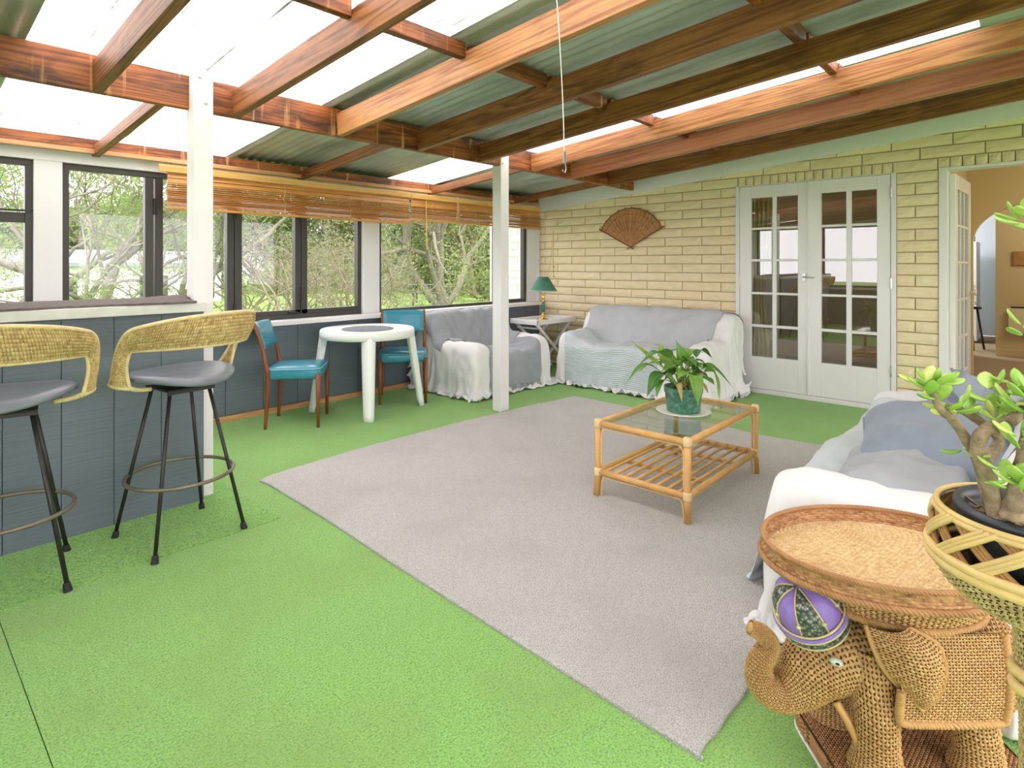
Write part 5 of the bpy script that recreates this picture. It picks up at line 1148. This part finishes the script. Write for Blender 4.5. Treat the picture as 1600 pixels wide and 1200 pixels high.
for tip, mid, w_, ly, rl in (((985, 529), (1018, 560), .030, .0, .3), ((993, 566), (1030, 548), .050, -.06, -.2), ((1056, 529), (1066, 566), .052, -.02, 1.2), ((1040, 538), (1044, 560), .028, .06, .5), ((1120, 562), (1098, 548), .032, .02, .2), ((1118, 558), (1090, 552), .026, .09, 0),
                            ((977, 598), (1008, 570), .028, -.02, 0), ((1003, 613), (1024, 582), .032, -.09, .2), ((1016, 612), (1026, 592), .016, -.11, 0), ((1144, 604), (1112, 572), .030, -.03, -.2), ((1115, 622), (1110, 578), .030, -.08, .6), ((1096, 575), (1090, 568), .022, .05, 0),
                            ((1074, 622), (1076, 582), .036, -.14, .2), ((1046, 582), (1062, 574), .030, -.12, .2), ((1080, 560), (1086, 574), .042, -.05, .9), ((1030, 575), (1040, 566), .030, .10, 0), ((1100, 590), (1094, 585), .022, -.13, 0), ((1125, 600), (1106, 588), .02, .10, 0), ((1006, 590), (1030, 570), .025, .09, 0),
                            ((1060, 552), (1062, 575), .036, .08, 1.0), ((1088, 600), (1084, 582), .03, .12, 0), ((1048, 545), (1056, 568), .03, .04, 1.3)):
    lily_leaf(lp_(*tip, ly * 1.6), lp_(*mid, ly), w_ * 1.2, roll=rl)
rl_ = np.random.default_rng(5)
for k in range(14):                                             # shorter leaves that fill the middle of the clump
    a = k * 2.4; r1, r2, zt = rl_.uniform(.05, .09), rl_.uniform(.12, .20), rl_.uniform(.19, .33)
    lily_leaf(np.array([r2 * math.cos(a), r2 * math.sin(a), zt - .04 * rl_.random()]), np.array([r1 * math.cos(a), r1 * math.sin(a), zt]), rl_.uniform(.024, .038), roll=rl_.uniform(-.6, .6))
lily_leaf(lp_(1058, 622, -.13), lp_(1056, 598, -.10), .016, 'dried_leaf', M_lilyb, (-.03, -.06, .125)); lily_leaf(lp_(1064, 600, -.10), lp_(1062, 596, -.06), .014, 'dried_leaf', M_lilyb, (0, -.07, .125)); lily_leaf(lp_(1104, 612, -.06), lp_(1100, 600, -.02), .014, 'dried_leaf', M_lilyb, (.06, 0, .125))
# ------------------------------------------------------------------ things in the hall
fg = thing('fridge', 'tall white fridge in the kitchen beyond the arch', 'fridge', (11.9, 1.05, 0)); Mfr = mat('cool_white_enamel', srgb(226, 234, 240), .35)
box('cabinet', -.02, .6, -.3, .3, .02, 1.62, Mfr, fg, .01); box('door', -.07, -.022, -.3, .3, .62, 1.62, Mfr, fg, .01); box('door', -.07, -.022, -.3, .3, .03, .61, Mfr, fg, .01); G().tube([(-.07, -.26, .66), (-.11, -.26, .68), (-.11, -.26, .9), (-.07, -.26, .92)], .008, 8).obj('handle', M_chrome, fg)
bk2 = thing('cane_tray', 'brown cane tray on top of the fridge', 'tray', (12.1, 1.05, 1.622)); box('tray_floor', -.2, .2, -.25, .25, 0, .01, M_caned, bk2); 
for a in ((-.2, -.19, -.25, .25), (.19, .2, -.25, .25), (-.2, .2, -.25, -.24), (-.2, .2, .24, .25)): box('tray_side', *a, .01, .09, M_caned, bk2)
ht = thing('panel_heater', 'cream wall panel heater in the hall', 'heater', (10.33, .04, .335)); Mh = mat('cream_heater', srgb(226, 212, 176), .5)
box('panel', 0, .05, -.45, .28, .0, .33, Mh, ht, .008); box('grille', .0, .048, -.43, .26, .332, .35, M_dark, ht); box('bracket', .05, .069, -.3, -.2, .1, .3, Mh, ht)
bg_ = thing('wall_bag', 'small brown wooden bag shaped board hung on the hall wall', 'wall hanging', (10.37, .12, 1.24)); box('board', 0, .028, -.30, .16, 0, .19, M_caned, bg_, .01)
G().tube(spline([(.014, -.13, .19), (.014, -.125, .26), (.014, -.03, .27), (.014, .0, .19)], 24), .012, 8).obj('handle', M_caned, bg_, smooth=True)
ks = thing('kitchen_stool', 'black legged stool beside the fridge', 'stool', (10.95, .80, 0)); G().lathe([(0, .60), (.16, .60), (.165, .625), (0, .64)], 24).obj('seat', M_dark, ks, smooth=True)
for a in range(4): t = a * math.pi / 2 + .4; G().tube([(.2 * math.cos(t), .2 * math.sin(t), 0), (.11 * math.cos(t), .11 * math.sin(t), .61)], .014, 8).obj('leg', M_dark, ks, smooth=True)
# lounge curtains just inside the french doors
M_curt = mat('cream_curtain', srgb(222, 204, 150), .85, .06, 8)
for y0, y1, lab in ((2.0, 2.28, 'cream curtain gathered behind the french door nearest the sofa'), (.92, 1.10, 'cream curtain gathered behind the french door nearest the doorway')):
    n = 60; u = np.linspace(0, 1, n); P = np.zeros((n, 12, 3))
    for j in range(12):
        v = j / 11; sq = 1 - .45 * math.exp(-((v - .45) / .22) ** 2); P[:, j] = np.stack([.03 * np.sin(u * 38 + .6 * v) * sq, ((u - .5) * sq) * (y1 - y0), np.full(n, 2.15 * v)], -1)
    o = G().grid(P).obj('curtain', M_curt, None, smooth=True, loc=(XB + .26, (y0 + y1) / 2, .02)); so = o.modifiers.new('cloth', 'SOLIDIFY'); so.thickness = .003; tag(o, lab, 'curtain', 'lounge curtains')
# ------------------------------------------------------------------ the garden outside
def at_px(px, d, z=0.):                                        # a spot in the garden on the bearing of an image column
    p = FW * d + RT * (px - 800) / 911 * d; return np.array([p[0], p[1], z])
GZ = -.25
M_lawn = NT('spring_lawn'); v_ = M_lawn.coord((1, 1, 1), rnd=False); a_ = M_lawn.noise(v_, 60, 4, .7); b_ = M_lawn.noise(v_, .7, 3)
M_lawn.l(M_lawn.mix(M_lawn.ramp(b_, [(.4, (0,) * 3), (.65, (.6,) * 3)]), M_lawn.ramp(a_, [(.3, srgb(92, 124, 42)), (.7, srgb(124, 156, 62))]), srgb(104, 128, 52)), M_lawn.b.inputs['Base Color']); M_lawn.b.inputs['Roughness'].default_value = .9; M_lawn.bump(a_, .6, .05); M_lawn = M_lawn.m
n = 60; xs, ys = np.meshgrid(np.linspace(-45, 75, n), np.linspace(5.0, 95, n), indexing='ij'); zs = GZ + .18 * fbm(np.stack([xs, ys], -1), 2, 2, .03) * np.clip((ys - 8) / 12, 0, 1)
lawn = G().grid(np.stack([xs, ys, zs], -1), flip=True); lawn.box(-45, X0 - .12, -40, 5, GZ - .1, GZ).box(X0 - .2, 20, -40, Y0 - .12, GZ - .1, GZ)
tag(lawn.obj('lawn', M_lawn, None, smooth=False), 'bright spring lawn around the sunroom', 'lawn', kind='structure')
def barkmat(name, c): return mat(name, mul(c, .62), .9, .25, 9, .6, 30, .03)
M_bark = barkmat('lichen_grey_bark', srgb(138, 134, 116)); M_twig = barkmat('pale_twig', srgb(150, 140, 118)); M_bark2 = barkmat('brown_bark', srgb(128, 112, 88))
def leafm(name, a, b):
    a, b = mul(a, .66), mul(b, .66); n = NT(name); v = n.coord((1, 1, 1), rnd=False); f = n.noise(v, 3.5, 3); g_ = n.noise(v, 40, 1); c = n.mix(n.ramp(g_, [(.4, (0,) * 3), (.6, (.6,) * 3)]), n.ramp(f, [(.3, a), (.7, b)]), b)
    df = n.n('BsdfDiffuse'); tr = n.n('BsdfTranslucent'); n.l(c, df.inputs[0]); n.l(c, tr.inputs[0]); mx = n.n('MixShader'); mx.inputs[0].default_value = .4; n.l(df.outputs[0], mx.inputs[1]); n.l(tr.outputs[0], mx.inputs[2]); n.l(mx.outputs[0], n.o.inputs[0]); n.t.nodes.remove(n.b); return n.m
M_l_olive = leafm('silver_olive_leaves', srgb(104, 128, 76), srgb(168, 188, 124)); M_l_fresh = leafm('fresh_leaves', srgb(100, 130, 66), srgb(160, 178, 108)); M_l_dark = leafm('evergreen_leaves', srgb(70, 98, 52), srgb(120, 148, 86)); M_l_hedge = leafm('mixed_hedge_leaves', srgb(110, 132, 76), srgb(170, 182, 124))
def grow(r, p, d, L, rad, depth, segs, tips, wob=.22, split=(2, 3), spread=.6, up=.12, sides=6, shrink=.68):
    pts = [p]; n = 5; dd = d / np.linalg.norm(d)
    for _ in range(n):
        dd = dd + r.normal(size=3) * wob * .5 + np.array([0, 0, up * .3]); dd /= np.linalg.norm(dd); pts.append(pts[-1] + dd * L / n)
    segs.append((np.array(pts), rad, rad * shrink, sides if depth > 1 else 3))
    if depth <= 1: tips.append((np.array(pts)))
    if depth == 0: return
    for k in range(r.integers(split[0], split[1] + 1)):
        nd = dd + r.normal(size=3) * spread; nd[2] += up; i = r.integers(3, n + 1) if k else n
        grow(r, pts[i], nd, L * r.uniform(.62, .85), rad * shrink * (1 if k == 0 else .75), depth - 1, segs, tips, wob, split, spread, up, sides, shrink)
def leaf_cloud(r, tips, count, size, asp, jitter):
    T = np.concatenate([t[1:] for t in tips]); c = T[r.integers(0, len(T), count)] + r.normal(size=(count, 3)) * jitter
    a = r.normal(size=(count, 3)); a /= np.linalg.norm(a, axis=1)[:, None]; b = np.cross(a, r.normal(size=(count, 3))); b /= np.linalg.norm(b, axis=1)[:, None]; s = size * r.uniform(.6, 1.3, (count, 1))
    V = np.stack([c - a * s, c + b * s * asp + a * s * .1, c + a * s, c - b * s * asp + a * s * .1], 1).reshape(-1, 3).astype(np.float32)
    me = bpy.data.meshes.new('leaves'); me.vertices.add(len(V)); me.vertices.foreach_set('co', V.ravel()); me.loops.add(len(V)); me.loops.foreach_set('vertex_index', np.arange(len(V), dtype=np.int32)); me.polygons.add(count); me.polygons.foreach_set('loop_start', np.arange(0, 4 * count, 4, dtype=np.int32)); me.polygons.foreach_set('loop_total', np.full(count, 4, np.int32)); me.update(calc_edges=True)
    return me
def tree(name, label, base, trunks, depth, leaves, lm, bark, seed, size=.05, asp=.3, jit=.12, cat='tree', group=None, **kw):
    r = np.random.default_rng(seed); o = thing(name, label, cat, tuple(base), group=group); segs, tips = [], []
    for d, L, rad in trunks: grow(r, np.zeros(3) + np.array([d[0], d[1], 0]) * .08 + [0, 0, -.1], np.array(d, float), L, rad, depth, segs, tips, **kw)
    g = G()
    for P, r0, r1, sd in segs: g.tube(P, np.linspace(r0, r1, len(P)), sd, cap=False)
    g.obj('branches', bark, o, smooth=True)
    if leaves: tag(link('foliage', leaf_cloud(r, tips, leaves, size, asp, jit), lm, o), kind='stuff')
    return o
# the olive outside the bar window, and its neighbours
tree('olive_tree', 'grey-trunked olive tree outside the bar window', at_px(165, 9.0, GZ), [((-.5, .1, 1), 1.5, .10), ((.05, .2, 1), 1.7, .11), ((.5, -.1, 1), 1.5, .09), ((-.15, -.3, 1), 1.4, .06)], 5, 9000, M_l_olive, M_bark, 4, .045, .24, .10, spread=.55, wob=.3)
tree('olive_tree', 'leafy olive tree at the far end of the bar windows', at_px(0, 10.5, GZ), [((-.3, .1, 1), 1.5, .09), ((.3, .1, 1), 1.6, .10)], 5, 8500, M_l_fresh, M_bark, 8, .05, .26, .12, spread=.6, wob=.3)
tree('olive_tree', 'half-leafed olive behind the white post', at_px(300, 10.5, GZ), [((-.2, .1, 1), 1.4, .07), ((.35, .1, 1), 1.5, .07)], 5, 5200, M_l_olive, M_bark, 15, .045, .24, .12, spread=.6, wob=.35)
# twiggy shrubs, almost bare
for k, (px, d, sd, n_) in enumerate(((352, 11.5, 31, 1500), (420, 9.8, 33, 1100), (470, 13.0, 37, 1900), (515, 10.2, 41, 1300), (548, 12.5, 43, 1700), (585, 27, 47, 2400))):
    tree('bare_shrub', 'tangled pale twiggy shrub beyond the bifold windows', at_px(px, d, GZ), [((math.cos(a) * .6, math.sin(a) * .6, 1), 1.0, .035) for a in (0, 1.1, 2.3, 3.4, 4.5, 5.5)], 5, n_, M_l_hedge, M_twig, sd, .03, .3, .06, 'shrub', 'twiggy shrubs beyond the bifold windows', spread=.65, wob=.55, split=(2, 3), shrink=.66, sides=4)
# the spreading tree and picnic table
tree('garden_tree', 'spreading tree with lichen-grey trunks by the picnic table', at_px(690, 20.5, GZ), [((-.75, .1, 1), 2.4, .17), ((.1, .2, 1.1), 2.8, .2), ((.75, -.1, 1), 2.4, .14), ((-.35, -.2, 1.2), 2.4, .12)], 6, 26000, M_l_hedge, M_bark, 52, .06, .3, .25, spread=.5, wob=.25)
tree('garden_tree', 'dark crooked tree behind the picnic table', at_px(740, 29.0, GZ), [((-.2, .1, 1), 2.4, .16), ((.3, .1, 1), 2.6, .16)], 5, 12000, M_l_dark, M_bark2, 57, .09, .4, .4, spread=.65, wob=.35)
for k, (px, d, sd, lm_) in enumerate(((-120, 36, 61, 0), (20, 37, 62, 1), (110, 40, 63, 2), (230, 40, 64, 0), (330, 36, 65, 1), (420, 36, 66, 2), (510, 37, 67, 0), (590, 38, 68, 1), (650, 41, 69, 2), (700, 38, 72, 0), (770, 36, 70, 1), (820, 35, 71, 0))):
    lab = ('grey-green hedgerow tree along the garden edge', 'fresh green hedgerow tree along the garden edge', 'dark evergreen hedgerow tree along the garden edge')[lm_]
    tree('hedgerow_tree', lab, at_px(px, d, GZ), [((-.5, .2, .8), 2.9, .16), ((.5, .0, .8), 2.9, .16), ((0, .3, 1.1), 3.2, .17)], 4, 9500, (M_l_hedge, M_l_fresh, M_l_dark)[lm_], M_bark2, sd, .17, .45, .6, 'tree', 'hedgerow trees', spread=.8, wob=.4, up=.0)
for k, (px, d, sd) in enumerate(((360, 30, 81), (440, 29, 82), (540, 31, 83), (620, 33, 84), (680, 34, 87), (768, 26, 85), (805, 20, 86))):
    tree('hedge_bush', 'low rounded bush at the lawn edge', at_px(px, d, GZ), [((math.cos(a), math.sin(a), .7), .8, .04) for a in (0, 1.6, 3.1, 4.7)], 4, 4200, (M_l_fresh, M_l_hedge)[k % 2], M_bark2, sd, .07, .4, .22, 'bush', 'bushes at the lawn edge', spread=.9, wob=.4, up=0)
M_yel = leafm('yellow_blossom', srgb(214, 190, 40), srgb(240, 224, 90))
tree('flowering_bush', 'yellow flowering bush below the end window', at_px(8, 7.0, GZ), [((math.cos(a), math.sin(a), 1.1), .36, .015) for a in (0, 1.3, 2.5, 3.8, 5)], 3, 2200, M_yel, M_bark2, 91, .03, .5, .08, 'bush', spread=.6)
# picnic table
pk = thing('picnic_table', 'weathered timber picnic table on the lawn', 'picnic table', tuple(at_px(676, 22.5, GZ)), R(-44)); M_pic = wood('grey_weathered_pine', srgb(66, 68, 62), srgb(98, 98, 88), None, 0, 9, .8)
for y in (-.30, -.15, 0, .15, .30): cbox('top_board', -.95, .95, y - .068, y + .068, .70, .74, M_pic, pk, .005)
for s in (-1, 1):
    for y in (.66, .80): cbox('bench_board', -.95, .95, s * y - .065, s * y + .065, .42, .46, M_pic, pk, .005)
    for y in (-1, 1): G().tube([(s * .68, y * .72, 0), (s * .68, y * .22, .70)], .045, 4).obj('leg', M_pic, pk)
    box('cross_beam', s * .68 - .03, s * .68 + .03, -.84, .84, .36, .42, M_pic, pk); box('top_batten', s * .68 - .03, s * .68 + .03, -.36, .36, .64, .70, M_pic, pk)
# neighbouring white house
hs = thing('white_house', 'white weatherboard house beyond the olive tree', 'house', tuple(at_px(190, 21, -1.3)), R(6)); M_hw = mat('white_weatherboard', srgb(236, 238, 238), .6); M_hr = mat('grey_roof', srgb(120, 126, 130), .6)
for k in range(14): box('weatherboard', -4.2, 3.6, -.02 - .0 * k, 3.5, k * .19, k * .19 + .188, M_hw, hs) if k == 0 else G().add([(-4.2, -.03, k * .19), (3.6, -.03, k * .19), (3.6, -.005, k * .19 + .19), (-4.2, -.005, k * .19 + .19), (-4.2, 3.5, k * .19), (3.6, 3.5, k * .19), (3.6, 3.5, k * .19 + .19), (-4.2, 3.5, k * .19 + .19)], [(0, 1, 2, 3), (5, 4, 7, 6), (1, 5, 6, 2), (4, 0, 3, 7)]).obj('weatherboard', M_hw, hs)
G().add([(-4.6, -.5, 2.62), (4.0, -.5, 2.62), (4.0, 1.75, 3.1), (-4.6, 1.75, 3.1), (4.0, 4.0, 2.62), (-4.6, 4.0, 2.62), (-4.6, -.5, 2.5), (4.0, -.5, 2.5), (4.0, 4, 2.5), (-4.6, 4, 2.5)], [(0, 1, 2, 3), (3, 2, 4, 5), (6, 7, 1, 0), (1, 7, 8, 4, 2), (6, 0, 3, 5, 9), (9, 8, 7, 6)]).obj('roof', M_hr, hs)
for x in (-2.4, .5): 
    wf = box('house_window', x, x + 1.1, -.06, -.01, 1.0, 2.2, M_white, hs); box('pane', x + .06, x + .52, -.07, -.055, 1.06, 2.14, M_glass_d if 'M_glass_d' in globals() else M_dark, wf); box('pane', x + .58, x + 1.04, -.07, -.055, 1.06, 2.14, M_dark, wf)
